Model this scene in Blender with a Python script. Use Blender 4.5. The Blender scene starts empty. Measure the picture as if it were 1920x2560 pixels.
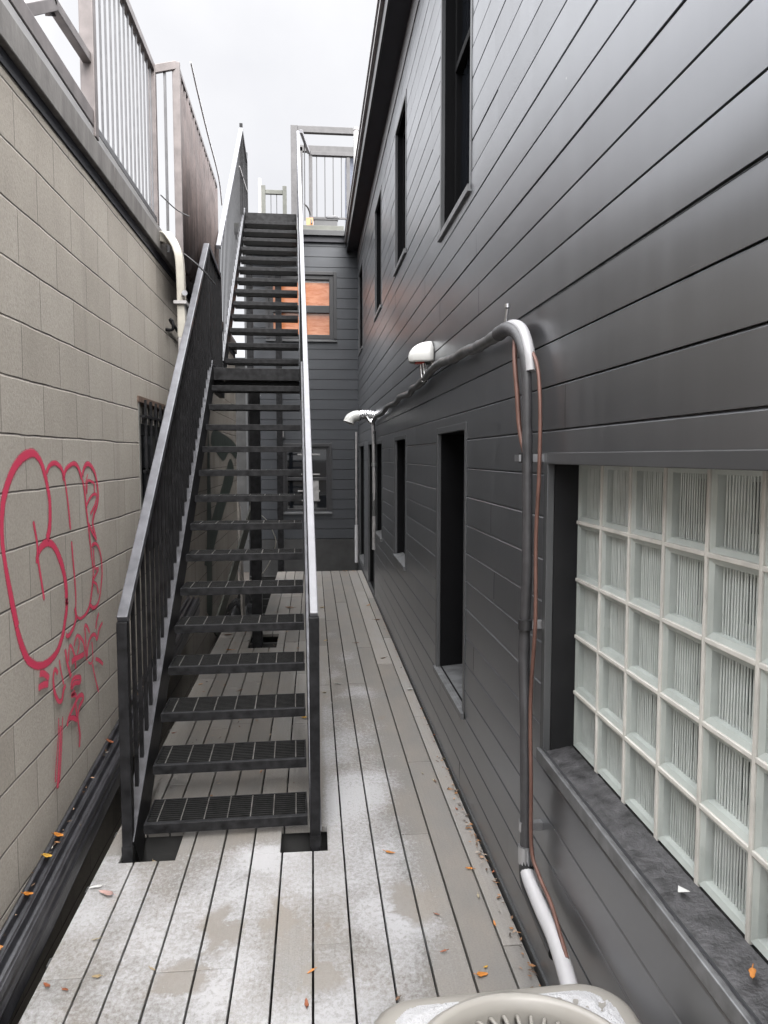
import bpy, bmesh, math, random
from mathutils import Vector, Matrix, noise
random.seed(7)
S = bpy.context.scene
C = S.collection
PI = math.pi
XR, XL, YE = 0.712, -1.036, 11.6          # right wall, left wall, end wall (metres)

# ------------------------------------------------------------------ helpers
class MB:
    def __init__(s): s.v=[]; s.f=[]; s.sm=[]; s.tint=[]
    def add(s, vs, fs, smooth=False, tint=None):
        n=len(s.v); s.v+= [tuple(p) for p in vs]
        for f in fs:
            s.f.append(tuple(i+n for i in f)); s.sm.append(smooth); s.tint.append(tint if tint is not None else .5)
        return s
    def quad(s,a,b,c,d,tint=None): return s.add([a,b,c,d],[(0,1,2,3)],False,tint)
    def box(s,x0,x1,y0,y1,z0,z1,tint=None):
        vs=[(x,y,z) for z in (z0,z1) for y in (y0,y1) for x in (x0,x1)]
        return s.add(vs,[(0,2,3,1),(4,5,7,6),(0,1,5,4),(2,6,7,3),(0,4,6,2),(1,3,7,5)],False,tint)
    def bar(s,p,q,w,h,up=(0,0,1),tint=None):
        p=Vector(p);q=Vector(q);d=(q-p).normalized();u=Vector(up)
        if abs(d.dot(u))>.99: u=Vector((0,1,0))
        r=d.cross(u).normalized();u=r.cross(d)
        vs=[]
        for e in (p,q):
            for a,b in ((-1,-1),(1,-1),(1,1),(-1,1)): vs.append(e+r*(a*w/2)+u*(b*h/2))
        return s.add(vs,[(3,2,1,0),(4,5,6,7),(0,1,5,4),(1,2,6,5),(2,3,7,6),(3,0,4,7)],False,tint)
    def tube(s,pts,r,n=10,cap=True,flat=None):
        pts=[Vector(p) for p in pts]; m=len(pts); rs=r if isinstance(r,(list,tuple)) else [r]*m
        vs=[];ref=None
        for i,p in enumerate(pts):
            d=(pts[min(i+1,m-1)]-pts[max(i-1,0)]).normalized()
            if ref is None:
                ref=Vector((0,0,1)) if abs(d.z)<.9 else Vector((1,0,0))
            a=(ref-d*ref.dot(d)).normalized(); ref=a; b=d.cross(a)
            for k in range(n):
                t=2*PI*k/n; vs.append(p+(a*math.cos(t)+b*math.sin(t))*rs[i])
        fs=[(i*n+k,i*n+(k+1)%n,(i+1)*n+(k+1)%n,(i+1)*n+k) for i in range(m-1) for k in range(n)]
        s.add(vs,fs,True)
        if cap:
            s.add(vs[:n],[tuple(range(n-1,-1,-1))]); s.add(vs[-n:],[tuple(range(n))])
        return s
    def build(s,name,mat,parent=None,local=False,bevel=0,tint=False):
        me=bpy.data.meshes.new(name)
        vs=s.v
        if parent is not None and not local:
            r=parent
            while r.parent: r=r.parent
            inv=MW[r.name].inverted(); vs=[tuple(inv@Vector(p)) for p in vs]
        me.from_pydata(vs,[],s.f); me.update()
        me.polygons.foreach_set('use_smooth',s.sm)
        if tint:
            a=me.attributes.new('tint','FLOAT','FACE'); a.data.foreach_set('value',s.tint)
        bm=bmesh.new(); bm.from_mesh(me); bmesh.ops.recalc_face_normals(bm,faces=bm.faces) if not tint else None; bm.to_mesh(me); bm.free()
        if mat: me.materials.append(mat)
        o=bpy.data.objects.new(name,me); C.objects.link(o)
        if parent is not None: o.parent=parent
        if bevel:
            b=o.modifiers.new('bevel','BEVEL'); b.width=bevel; b.segments=2; b.limit_method='ANGLE'; b.harden_normals=False
        return o
MW={}
def tag(o,label=None,cat=None,group=None,kind=None):
    if label: o['label']=label
    if cat: o['category']=cat
    if group: o['group']=group
    if kind: o['kind']=kind
    return o
def thing(name,label,cat,loc=(0,0,0),rz=0,group=None):
    o=bpy.data.objects.new(name,None); C.objects.link(o); o.location=loc; o.rotation_euler=(0,0,rz)
    o.empty_display_size=.1
    MW[o.name]=Matrix.Translation(loc)@Matrix.Rotation(rz,4,'Z')
    return tag(o,label,cat,group)
def catmull(P,n=6):
    out=[];m=len(P);P=[Vector(p) for p in P]
    for i in range(m-1):
        a=P[max(i-1,0)];b=P[i];c=P[i+1];d=P[min(i+2,m-1)]
        for k in range(n):
            t=k/n
            out.append(.5*((2*b)+(c-a)*t+(2*a-5*b+4*c-d)*t*t+(3*b-a-3*c+d)*t**3))
    out.append(P[-1]); return out

# ------------------------------------------------------------------ materials
class NT:
    def __init__(s,name):
        s.m=bpy.data.materials.new(name); s.m.use_nodes=True; s.t=s.m.node_tree; s.N=s.t.nodes; s.L=s.t.links
        s.b=s.N['Principled BSDF']; s.out=s.N['Material Output']
    def n(s,ty,**kw):
        x=s.N.new(ty)
        for k,v in kw.items(): setattr(x,k,v)
        return x
    def set(s,x,**kw):
        for k,v in kw.items():
            x.inputs[k.replace('_',' ')].default_value=v
    def link(s,a,b): s.L.new(a,b)
    def pos(s,scale=(1,1,1)):
        g=s.n('ShaderNodeNewGeometry'); m=s.n('ShaderNodeMapping'); m.inputs['Scale'].default_value=scale
        s.link(g.outputs['Position'],m.inputs['Vector']); return m.outputs[0]
    def obj(s,scale=(1,1,1)):
        g=s.n('ShaderNodeTexCoord'); m=s.n('ShaderNodeMapping'); m.inputs['Scale'].default_value=scale
        s.link(g.outputs['Object'],m.inputs['Vector']); return m.outputs[0]
    def noise(s,vec,scale,detail=4,rough=.55,dist=0):
        x=s.n('ShaderNodeTexNoise'); x.inputs['Scale'].default_value=scale; x.inputs['Detail'].default_value=detail
        x.inputs['Roughness'].default_value=rough; x.inputs['Distortion'].default_value=dist
        s.link(vec,x.inputs['Vector']); return x.outputs['Fac']
    def ramp(s,fac,stops):
        r=s.n('ShaderNodeValToRGB'); e=r.color_ramp.elements
        while len(e)<len(stops): e.new(.5)
        for i,(p,c) in enumerate(stops):
            e[i].position=p; e[i].color=(c,c,c,1) if not hasattr(c,'__len__') else tuple(c)+(1,)
        s.link(fac,r.inputs[0]); return r.outputs[0]
    def mix(s,fac,a,b,blend='MIX'):
        x=s.n('ShaderNodeMix',data_type='RGBA',blend_type=blend)
        for sock,v in ((x.inputs[0],fac),(x.inputs[6],a),(x.inputs[7],b)):
            if hasattr(v,'is_linked'): s.link(v,sock)
            elif hasattr(v,'__len__'): sock.default_value=tuple(v)+(1,)
            else: sock.default_value=v
        return x.outputs[2]
    def math(s,op,a,b=0):
        x=s.n('ShaderNodeMath',operation=op)
        for sock,v in ((x.inputs[0],a),(x.inputs[1],b)):
            if hasattr(v,'is_linked'): s.link(v,sock)
            else: sock.default_value=v
        return x.outputs[0]
    def bump(s,h,strength=.3,dist=.01):
        x=s.n('ShaderNodeBump'); x.inputs['Strength'].default_value=strength; x.inputs['Distance'].default_value=dist
        s.link(h,x.inputs['Height']); s.link(x.outputs[0],s.b.inputs['Normal']); return x
    def attr(s,name):
        return s.n('ShaderNodeAttribute',attribute_name=name).outputs['Fac']

def simple(name,col,rough=.5,metal=0,var=.15,nscale=6,bump=0,spec=.5,bscale=60):
    k=NT(name); p=k.obj()
    n=k.noise(p,nscale,5)
    c=k.mix(k.ramp(n,[(.3,0),(.7,1)]),tuple(x*(1-var) for x in col),tuple(min(1,x*(1+var)) for x in col))
    k.link(c,k.b.inputs['Base Color'])
    k.set(k.b,Roughness=rough,Metallic=metal); k.b.inputs['Specular IOR Level'].default_value=spec
    if bump: k.bump(k.noise(p,bscale,3),bump,.004)
    return k.m

def m_siding(name,base,metal,rough,streak=.12):
    k=NT(name)
    big=k.noise(k.pos((.5,.5,2.2)),1.6,2)
    v=k.noise(k.pos((9,9,.7)),1.3,4)
    fine=k.noise(k.pos(),220,2)
    tint=k.attr('tint')
    c=k.mix(v,tuple(x*(1-streak) for x in base),tuple(x*(1+streak) for x in base))
    c=k.mix(k.math('MULTIPLY',tint,.18),c,(.05,.05,.055))
    # dusty drips and scuffs on the paint
    d=k.ramp(k.noise(k.pos((14,14,1.0)),1.7,6,.7),[(.62,0),(.78,1)])
    c=k.mix(k.math('MULTIPLY',d,.10),c,(.42,.41,.38))
    vo=k.n('ShaderNodeTexVoronoi'); vo.inputs['Scale'].default_value=7; k.link(k.pos(),vo.inputs['Vector'])
    chip=k.math('MULTIPLY',k.ramp(vo.outputs['Distance'],[(.018,1),(.028,0)]),k.ramp(k.noise(k.pos(),1.1,2),[(.50,0),(.56,.8)]))
    c=k.mix(chip,c,(.62,.61,.58))
    scr=k.ramp(k.noise(k.pos((3,3,60)),1.4,3,.6),[(.74,0),(.78,.30)])
    c=k.mix(scr,c,(.38,.37,.35))
    k.link(c,k.b.inputs['Base Color'])
    r=k.math('ADD',k.math('MULTIPLY',v,.12),rough-.06)
    r=k.math('ADD',r,k.math('MULTIPLY',d,.06))
    k.link(r,k.b.inputs['Roughness'])
    k.set(k.b,Metallic=metal)
    h=k.math('ADD',k.math('MULTIPLY',big,1.0),k.math('MULTIPLY',fine,.004))
    k.bump(h,.5,.009)
    return k.m

M={}
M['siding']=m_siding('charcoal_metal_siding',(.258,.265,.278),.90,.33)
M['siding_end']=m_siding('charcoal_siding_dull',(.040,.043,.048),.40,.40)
M['trim']=simple('charcoal_trim',(.085,.087,.09),.38,.5,.12,3)
M['dark_trim']=simple('black_trim',(.022,.022,.024),.42,0,.2,4)
M['black_paint']=simple('black_steel_paint',(.011,.011,.012),.46,0,.6,22,.15,.14)
M['rail_cap']=simple('worn_rail_steel',(.085,.086,.095),.32,.3,.3,14,.1)
M['rail_pale']=simple('pale_grey_rail',(.165,.165,.178),.45,0,.10,16,.1)  # paler grey for the right rail and the upper left flight
M['flange']=simple('worn_black_steel',(.013,.013,.014),.48,0,.7,22,.1,.15)
M['soffit']=simple('gap_shade_black',(.012,.012,.018),.6)
M['grey_frieze']=simple('grey_frieze',(.12,.118,.122),.5)
M['pitch']=simple('dark_void',(.008,.008,.008),.9)
M['concrete']=simple('foundation_concrete',(.03,.03,.03),.9,0,.3,5,.3)
M['soil']=simple('dark_soil',(.035,.03,.026),.95,0,.4,8,.6,.2)
M['foam']=simple('black_foam_sleeve',(.032,.031,.033),.5,0,.25,25,.3)
M['foam_pale']=simple('grey_foam_sleeve',(.06,.06,.06),.34,0,.2,25,.2)
M['white_pvc']=simple('white_pipe_and_glare',(.34,.336,.345),.35,0,.06,8)
M['copper']=simple('copper_line',(.115,.058,.045),.5,.3,.25,20)
M['clamp']=simple('clamp_metal',(.45,.45,.46),.3,.9)
M['tape']=simple('black_tape',(.015,.015,.016),.4)
M['white_plastic']=simple('white_plastic',(.52,.52,.50),.32,0,.06)
M['foil']=simple('foil_duct',(.55,.55,.55),.22,1,.2,30,.8,.5,40)
M['cream']=simple('cream_downspout',(.30,.285,.25),.45,0,.15,9)
M['rust_red']=simple('red_cable',(.45,.06,.04),.5)
M['cap']=simple('pale_cap_flashing',(.27,.265,.265),.4,.2,.15,5)
M['galv']=simple('reflection_and_panel_grey',(.30,.29,.29),.45,.35,.25,14)
M['picket']=simple('grey_picket_steel',(.085,.085,.09),.42,.2,.2,12)
M['brown_steel']=simple('brown_weathered_steel',(.115,.10,.098),.5,.2,.3,10)
M['brown_screen']=simple('brown_screen',(.062,.047,.044),.62,0,.35,7,.4)
M['white_mesh']=simple('pale_netting',(.75,.75,.76),.6)
M['grey_panel']=simple('grey_guard_panel',(.36,.36,.38),.45,.1)
M['olive']=simple('weathered_grey_green',(.075,.077,.066),.55,0,.2,10)
M['pergola']=simple('grey_timber',(.062,.060,.062),.6,0,.2,12)
M['tile_blue']=simple('mottled_blue_brick',(.075,.085,.12),.6,0,.9,60)
M['orange_box']=simple('orange_wood',(.48,.22,.10),.6,0,.15,20)
M['bin']=simple('charcoal_plastic',(.05,.05,.052),.5)
M['bundle']=simple('grey_cloth',(.10,.10,.105),.85,0,.3,20,.4)
M['beige']=simple('beige_enamel',(.225,.213,.193),.42,0,.06,5)
M['vane']=simple('beige_dark_vane',(.19,.175,.152),.5,0,.15,8)
M['grate']=simple('dull_black_grate',(.012,.012,.012),.5,0,.4,30,0,.25)
M['grate_edge']=simple('worn_grate_bar',(.075,.072,.068),.45,.2,.6,30)
M['sill']=simple('grimy_sill',(.035,.034,.036),.5,0,.7,26,.8,.5,90)
M['sill_lip']=simple('scuffed_flashing',(.14,.142,.146),.4,.5,.35,20)
M['joint']=simple('cream_grout',(.47,.455,.42),.75,0,.15,15,.2)
M['block_in']=simple('pale_green_block_glass',(.455,.47,.458),.35,0,.1,10)
M['block_dark']=simple('painted_dim_patch',(.05,.058,.053),.5,0,.5,7)
M['rib']=simple('glass_rib',(.54,.555,.545),.22,0,.12,12)
M['gutter']=simple('black_gutter',(.022,.022,.025),.33,.1,.4,18,.2)
M['jamb']=simple('black_jamb',(.010,.010,.0108),.55,0,.2,6,0,.2)
M['recess']=simple('recess_black',(.004,.004,.0045),.8,0,.15,6,0,.08)
M['stringer_edge']=simple('worn_stringer_edge',(.045,.045,.05),.34,.3,.5,16,.1)
M['green_paint']=simple('dark_green_paint',(.035,.048,.038),.55,0,.3,8)
M['tarp']=simple('black_plastic_tarp',(.02,.02,.021),.3,0,.4,8,.6,.5,14)
M['timber']=simple('grey_plank',(.16,.145,.13),.8,0,.3,12,.3)
M['rust_frame']=simple('rusty_frame',(.10,.062,.045),.7,0,.5,18,.3)
M['dull_green_steel']=simple('dull_jamb',(.11,.108,.10),.6,0,.3,12)
M['pale_pane']=simple('pale_top_strip',(.30,.28,.25),.25,0,.5,8)
for n,c in (('o',(.40,.15,.025)),('y',(.44,.25,.04)),('r',(.22,.07,.03)),('b',(.12,.065,.035)),('p',(.30,.26,.18)),('w',(.42,.42,.41)),('k',(.32,.21,.19)),('t',(.24,.18,.10))):
    M['leaf_'+n]=simple('leaf_'+{'o':'orange','y':'yellow','r':'rust','b':'brown','p':'pale','w':'white','k':'pink','t':'tan'}[n],c,.55,0,.35,40)

def m_glass(name,tint,rough=.03,see=.0,dark=(.006,.007,.009)):
    k=NT(name); k.set(k.b,Roughness=rough); k.b.inputs['Base Color'].default_value=dark+(1,); k.b.inputs['Specular IOR Level'].default_value=.35
    k.bump(k.noise(k.pos(),1.2,1),.05,.01)
    return k.m
M['glass']=m_glass('dark_window_glass',None)
def m_pane():
    k=NT('clear_block_face'); N=k.N
    tr=k.n('ShaderNodeBsdfTransparent'); tr.inputs[0].default_value=(.955,.975,.96,1)
    gl=k.n('ShaderNodeBsdfGlossy'); gl.inputs['Roughness'].default_value=.06; gl.inputs[0].default_value=(.9,.9,.9,1)
    lw_=k.n('ShaderNodeLayerWeight'); lw_.inputs['Blend'].default_value=.5
    fr_=k.math('ADD',k.math('MULTIPLY',k.math('POWER',lw_.outputs['Facing'],4.0),.6),.04)
    mx=k.n('ShaderNodeMixShader'); k.link(fr_,mx.inputs[0]); k.link(tr.outputs[0],mx.inputs[1]); k.link(gl.outputs[0],mx.inputs[2])
    b=k.n('ShaderNodeBump'); b.inputs['Strength'].default_value=.35; b.inputs['Distance'].default_value=.004
    k.link(k.noise(k.pos((1,1,.35)),22,2),b.inputs['Height']); k.link(b.outputs[0],gl.inputs['Normal'])
    k.link(mx.outputs[0],k.out.inputs[0]); N.remove(k.b); return k.m
M['block_face']=m_pane()

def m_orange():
    k=NT('painted_brick_reflection'); p=k.pos()  # reflected brick painted in as streaky salmon pane colour
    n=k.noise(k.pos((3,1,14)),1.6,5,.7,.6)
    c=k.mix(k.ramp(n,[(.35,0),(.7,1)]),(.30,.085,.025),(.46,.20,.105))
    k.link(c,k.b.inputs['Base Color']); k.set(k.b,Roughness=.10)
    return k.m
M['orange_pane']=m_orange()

def m_blocks():
    k=NT('painted_concrete_block')
    g=k.n('ShaderNodeNewGeometry'); sp=k.n('ShaderNodeSeparateXYZ'); k.link(g.outputs['Position'],sp.inputs[0])
    wob=k.noise(k.pos((1,1,1)),3.5,3)
    z=k.math('ADD',k.math('SUBTRACT',sp.outputs['Z'],.126),k.math('MULTIPLY',k.math('SUBTRACT',wob,.5),.012))
    y=k.math('ADD',sp.outputs['Y'],k.math('MULTIPLY',k.math('SUBTRACT',wob,.5),.014))
    cb=k.n('ShaderNodeCombineXYZ'); k.link(y,cb.inputs[0]); k.link(z,cb.inputs[1])
    br=k.n('ShaderNodeTexBrick'); br.offset=.5; k.link(cb.outputs[0],br.inputs['Vector'])
    k.set(br,Scale=1.0); br.inputs['Brick Width'].default_value=.4; br.inputs['Row Height'].default_value=.2
    br.inputs['Mortar Size'].default_value=.0028; br.inputs['Mortar Smooth'].default_value=.35
    br.inputs['Color1'].default_value=(0,0,0,1); br.inputs['Color2'].default_value=(1,1,1,1); br.inputs['Mortar'].default_value=(.5,.5,.5,1)
    # horizontal bed joints: distance to the nearest 0.2 m line
    fz=k.math('ABSOLUTE',k.math('SUBTRACT',k.math('FRACT',k.math('ADD',k.math('DIVIDE',z,.2),.5)),.5))
    bed=k.ramp(fz,[(.007,1),(.026,0)])
    patchy=k.ramp(k.noise(k.pos((1,1.6,4)),1.9,4,.65),[(.34,.45),(.56,1)])
    bed=k.math('MULTIPLY',bed,patchy)
    vert=k.math('MULTIPLY',br.outputs['Fac'],.58)
    stain=k.noise(k.pos((1,1.5,.9)),2.1,6,.62)
    fine=k.noise(k.pos(),90,4,.7)
    c=k.mix(k.ramp(stain,[(.3,0),(.72,1)]),(.318,.286,.245),(.425,.387,.336))
    c=k.mix(.42,c,k.mix(br.outputs['Color'],(.265,.24,.208),(.405,.375,.335)))
    c=k.mix(k.ramp(fine,[(.42,0),(.62,.30)]),c,(.17,.155,.14))
    streak=k.ramp(k.noise(k.pos((4,5,.35)),1.6,5,.6),[(.56,0),(.75,1)])
    c=k.mix(k.math('MULTIPLY',streak,.30),c,(.16,.145,.13))
    scuff=k.ramp(k.noise(k.pos((1,2,2)),3.1,5,.75),[(.70,0),(.76,1)])
    c=k.mix(k.math('MULTIPLY',scuff,.35),c,(.50,.48,.46))
    c=k.mix(k.math('MAXIMUM',k.math('MULTIPLY',bed,.85),vert),c,(.055,.048,.05))
    k.link(c,k.b.inputs['Base Color']); k.set(k.b,Roughness=.85)
    h=k.math('SUBTRACT',k.math('ADD',k.math('MULTIPLY',fine,.25),k.math('MULTIPLY',stain,.3)),k.math('MULTIPLY',k.math('MAXIMUM',bed,vert),1.2))
    k.bump(h,.65,.008); return k.m
M['blocks']=m_blocks()
def m_coping():
    k=NT('weathered_coping'); p=k.pos((1,1,1))
    n=k.noise(k.pos((6,7,1.2)),1.6,6,.65)
    c=k.mix(k.ramp(n,[(.3,0),(.7,1)]),(.085,.078,.074),(.19,.18,.17))
    k.link(c,k.b.inputs['Base Color']); k.set(k.b,Roughness=.6); k.bump(k.noise(p,40,4),.35,.004); return k.m
M['coping']=m_coping()

def m_deck():
    k=NT('weathered_composite_deck')
    g=k.n('ShaderNodeNewGeometry'); sp=k.n('ShaderNodeSeparateXYZ'); k.link(g.outputs['Position'],sp.inputs[0])
    X,Y=sp.outputs['X'],sp.outputs['Y']
    tint=k.attr('tint')
    grain=k.noise(k.pos((60,2.5,1)),1.5,5,.6)
    spk=k.noise(k.pos(),160,3,.7)
    blot=k.noise(k.pos((1.4,.8,1)),3.2,5,.6)
    c=k.mix(tint,(.125,.121,.115),(.262,.254,.243))
    c=k.mix(k.ramp(blot,[(.35,0),(.72,.55)]),c,(.23,.195,.16))
    c=k.mix(k.math('MULTIPLY',grain,.55),c,(.115,.107,.097))
    c=k.mix(k.ramp(spk,[(.35,.35),(.55,0)]),c,(.085,.078,.07))
    stainr=k.ramp(k.noise(k.pos((2.2,1.2,1)),2.6,3,.5),[(.68,0),(.74,1)])
    c=k.mix(k.math('MULTIPLY',stainr,.35),c,(.17,.11,.065))
    # frost lying on the open part of the deck, worn bare in blotches
    a=k.noise(k.pos((1.0,1.0,1)),2.3,3,.5,.4)
    b=k.noise(k.pos((1.25,1.0,1)),48,7,.80)
    cov=k.math('ADD',k.math('MULTIPLY',a,.92),k.math('MULTIPLY',b,.98))
    rng=k.math('MULTIPLY',k.ramp(k.math('DIVIDE',Y,8.0),[(.16,1),(.46,.97),(.72,.62),(1.0,.22)]),
               k.ramp(k.math('ADD',X,.5),[(.0,.9),(.3,1),(.82,.95),(1.0,.40)]))
    under=k.math('MULTIPLY',k.ramp(k.math('DIVIDE',Y,4.0),[(.755,1),(.80,0)]),1.0)
    openx=k.ramp(k.math('ADD',X,.5),[(.50,0),(.56,1)])
    rng=k.math('MULTIPLY',rng,k.math('MAXIMUM',under,openx))
    fr=k.ramp(k.math('ADD',cov,k.math('MULTIPLY',k.math('SUBTRACT',rng,1),.55)),[(.765,0),(.86,.34),(.97,.62),(1.12,.80)])
    # two damp tan footmarks that have thawed clear of frost
    wx=k.math('MULTIPLY',k.math('SUBTRACT',k.noise(k.pos(),6,5,.7),.5),.34)
    damp=None
    for (cx_,cy_,rx_,ry_) in ((-.33,2.52,.075,.16),(-.13,2.56,.06,.17),(-.42,2.27,.09,.10),(.36,2.62,.13,.15),(.02,2.25,.10,.09)):
        dx_=k.math('DIVIDE',k.math('ADD',k.math('SUBTRACT',X,cx_),wx),rx_); dy_=k.math('DIVIDE',k.math('ADD',k.math('SUBTRACT',Y,cy_),wx),ry_)
        dd=k.ramp(k.math('ADD',k.math('MULTIPLY',dx_,dx_),k.math('MULTIPLY',dy_,dy_)),[(.45,1),(1.15,0)])
        damp=dd if damp is None else k.math('MAXIMUM',damp,dd)
    c=k.mix(k.math('MULTIPLY',damp,.45),c,(.185,.163,.138))
    fr=k.math('MULTIPLY',fr,k.math('SUBTRACT',1.0,k.math('MULTIPLY',damp,.85)))
    c=k.mix(fr,c,(.35,.35,.358))
    k.link(c,k.b.inputs['Base Color'])
    k.link(k.ramp(fr,[(0,.62),(1,.85)]),k.b.inputs['Roughness'])
    h=k.math('ADD',k.math('MULTIPLY',grain,.35),k.math('ADD',k.math('MULTIPLY',spk,.2),k.math('MULTIPLY',fr,k.math('ADD',b,.3))))
    k.bump(h,.5,.005); return k.m
M['deck']=m_deck()
def m_paint():
    k=NT('crimson_spray_paint')
    cov=k.attr('cov'); n=k.noise(k.pos(),130,3,.75)
    f=k.ramp(k.math('ADD',cov,k.math('MULTIPLY',k.math('SUBTRACT',n,.5),.75)),[(.16,0),(.66,.93)])
    k.b.inputs['Base Color'].default_value=(.60,.045,.105,1); k.set(k.b,Roughness=.6)
    tr=k.n('ShaderNodeBsdfTransparent'); mx=k.n('ShaderNodeMixShader')
    k.link(f,mx.inputs[0]); k.link(tr.outputs[0],mx.inputs[1]); k.link(k.b.outputs[0],mx.inputs[2]); k.link(mx.outputs[0],k.out.inputs[0]); return k.m
M['paint']=m_paint()
def m_snow():
    k=NT('grainy_snow'); k.b.inputs['Base Color'].default_value=(.37,.37,.38,1); k.set(k.b,Roughness=.8)
    k.bump(k.noise(k.pos(),140,4,.7),.9,.008); return k.m
M['snow']=m_snow()
# ------------------------------------------------------------------ camera, world, light
cam=bpy.data.cameras.new('camera'); co=bpy.data.objects.new('camera',cam); C.objects.link(co); S.camera=co
cam.sensor_fit='AUTO'; cam.sensor_width=36; cam.lens=26.0; cam.clip_start=.05; cam.clip_end=2000
co.location=(0,0,1.65); co.rotation_euler=(math.radians(90-4.299),0,math.radians(-5.483))

W=bpy.data.worlds.new('World'); S.world=W; W.use_nodes=True
t=W.node_tree; N=t.nodes; L=t.links; bg=N['Background']
SUN_EL,SUN_AZ=math.radians(50),math.radians(158)     # high, from behind the camera, through cloud
sky=N.new('ShaderNodeTexSky'); sky.sky_type='NISHITA'; sky.sun_disc=False; sky.sun_elevation=SUN_EL; sky.sun_rotation=SUN_AZ
sky.air_density=1; sky.dust_density=4; sky.ozone_density=1
hs=N.new('ShaderNodeHueSaturation'); hs.inputs['Saturation'].default_value=.06; L.new(sky.outputs[0],hs.inputs['Color'])
tc=N.new('ShaderNodeTexCoord'); sx=N.new('ShaderNodeSeparateXYZ'); L.new(tc.outputs['Generated'],sx.inputs[0])
nz=N.new('ShaderNodeTexNoise'); nz.inputs['Scale'].default_value=2.6; nz.inputs['Detail'].default_value=6; L.new(tc.outputs['Generated'],nz.inputs['Vector'])
cl=N.new('ShaderNodeValToRGB'); cl.color_ramp.elements[0].position=.3; cl.color_ramp.elements[0].color=(.80,.81,.84,1); cl.color_ramp.elements[1].position=.65; cl.color_ramp.elements[1].color=(1,1,1.0,1); L.new(nz.outputs['Fac'],cl.inputs[0])
# even cloud cover: an overcast sky is brighter overhead than at the horizon
gr=N.new('ShaderNodeValToRGB'); e=gr.color_ramp.elements; e[0].position=0; e[0].color=(5.5,5.5,5.55,1); e[1].position=1; e[1].color=(20,20,20.2,1)
e2=gr.color_ramp.elements.new(.55); e2.color=(6.6,6.6,6.7,1)
L.new(sx.outputs['Z'],gr.inputs[0])
mg=N.new('ShaderNodeMix'); mg.data_type='RGBA'; mg.inputs[0].default_value=.8; L.new(hs.outputs[0],mg.inputs[6]); L.new(gr.outputs[0],mg.inputs[7])
ml=N.new('ShaderNodeMix'); ml.data_type='RGBA'; ml.blend_type='MULTIPLY'; ml.inputs[0].default_value=1; L.new(mg.outputs[2],ml.inputs[6]); L.new(cl.outputs[0],ml.inputs[7])
# sky dimmed ahead and brightened elsewhere, shaped to light the alley
vm=N.new('ShaderNodeVectorMath'); vm.operation='DOT_PRODUCT'; vm.inputs[1].default_value=(-.06,.915,.40); L.new(tc.outputs['Generated'],vm.inputs[0])
gl=N.new('ShaderNodeValToRGB'); e=gl.color_ramp.elements; e[0].position=.915; e[0].color=(1.75,1.75,1.75,1); e[1].position=.978; e[1].color=(.50,.50,.504,1); gl.color_ramp.interpolation='EASE'; L.new(vm.outputs['Value'],gl.inputs[0])
m3=N.new('ShaderNodeMix'); m3.data_type='RGBA'; m3.blend_type='MULTIPLY'; m3.inputs[0].default_value=1; L.new(ml.outputs[2],m3.inputs[6]); L.new(gl.outputs[0],m3.inputs[7])
L.new(m3.outputs[2],bg.inputs['Color']); bg.inputs['Strength'].default_value=.05
sl=bpy.data.lights.new('sun','SUN'); sl.energy=1.5; sl.angle=math.radians(55); sl.color=(1,.97,.93)
so=bpy.data.objects.new('sun',sl); C.objects.link(so); so.location=(0,-4,9)
dirv=Vector((math.sin(SUN_AZ)*math.cos(SUN_EL),math.cos(SUN_AZ)*math.cos(SUN_EL),math.sin(SUN_EL)))
so.rotation_euler=dirv.to_track_quat('Z','Y').to_euler()
V=S.view_settings; V.view_transform='Standard'; V.look='None'; V.exposure=2.85; V.gamma=1; V.use_curve_mapping=False
S.cycles.max_bounces=8; S.cycles.transparent_max_bounces=24; S.cycles.use_denoising=True
S.cycles.sample_clamp_indirect=6; S.cycles.caustics_reflective=False; S.cycles.caustics_refractive=False

# ------------------------------------------------------------------ setting
tag(MB().box(-400,400,-400,400,-.62,-.6).build('ground',M['soil']),'dark soil below the deck','ground',kind='structure')

# deck boards, with cut-outs round the stair posts and an open pit behind
mb=MB(); seams=[-.872,-.738,-.641,-.517,-.388,-.262,-.138,-.011,.117,.244,.371,.497,.626,.702]
holes=[(-.80,-.575,2.985,3.232),(-.148,.051,3.0,3.207),(-.575,-.327,6.36,6.86)]
for i in range(len(seams)-1):
    x0,x1=seams[i]+.0035,seams[i+1]-.0035
    cuts=[(-2.5,2.313 if i in (0,3,4) else (2.335 if i==12 else 1.2+.3*((i*7)%5)))]
    y=cuts[0][1]; end=10.62 if x0>-.55 else 7.0
    while y<end:
        ln=1.9+((i*37+len(cuts)*53)%9)*.16
        if i<8 and y>2.9: ln*=.42
        y2=min(y+ln,end); cuts.append((y,y2)); y=y2
    for (a,b) in cuts:
        segs=[(x0,x1,a+.0015,b-.0015)]
        for (hx0,hx1,hy0,hy1) in holes:
            new=[]
            for (p,q,c,d) in segs:
                if q<=hx0+.004 or p>=hx1-.004 or d<=hy0 or c>=hy1: new.append((p,q,c,d)); continue
                if c<hy0: new.append((p,q,c,hy0))
                if d>hy1: new.append((p,q,hy1,d))
                if p<hx0-.004: new.append((p,hx0,max(c,hy0),min(d,hy1)))
                if q>hx1+.004: new.append((hx1,q,max(c,hy0),min(d,hy1)))
            segs=new
        tn=random.random(); dz=random.uniform(-.0012,.0012)
        if x0<-.1 and a>3 and a<6.5: tn=random.choice((.1,.5,.95,.8,.3))
        for (p,q,c,d) in segs:
            if d-c>.004 and q-p>.004: mb.box(p,q,c,d,-.028,dz,tn)
deck=mb.build('deck',M['deck'],tint=True,bevel=.0025); tag(deck,'weathered grey boards of the alley deck dusted with frost','deck',kind='structure')
mb=MB()
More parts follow.
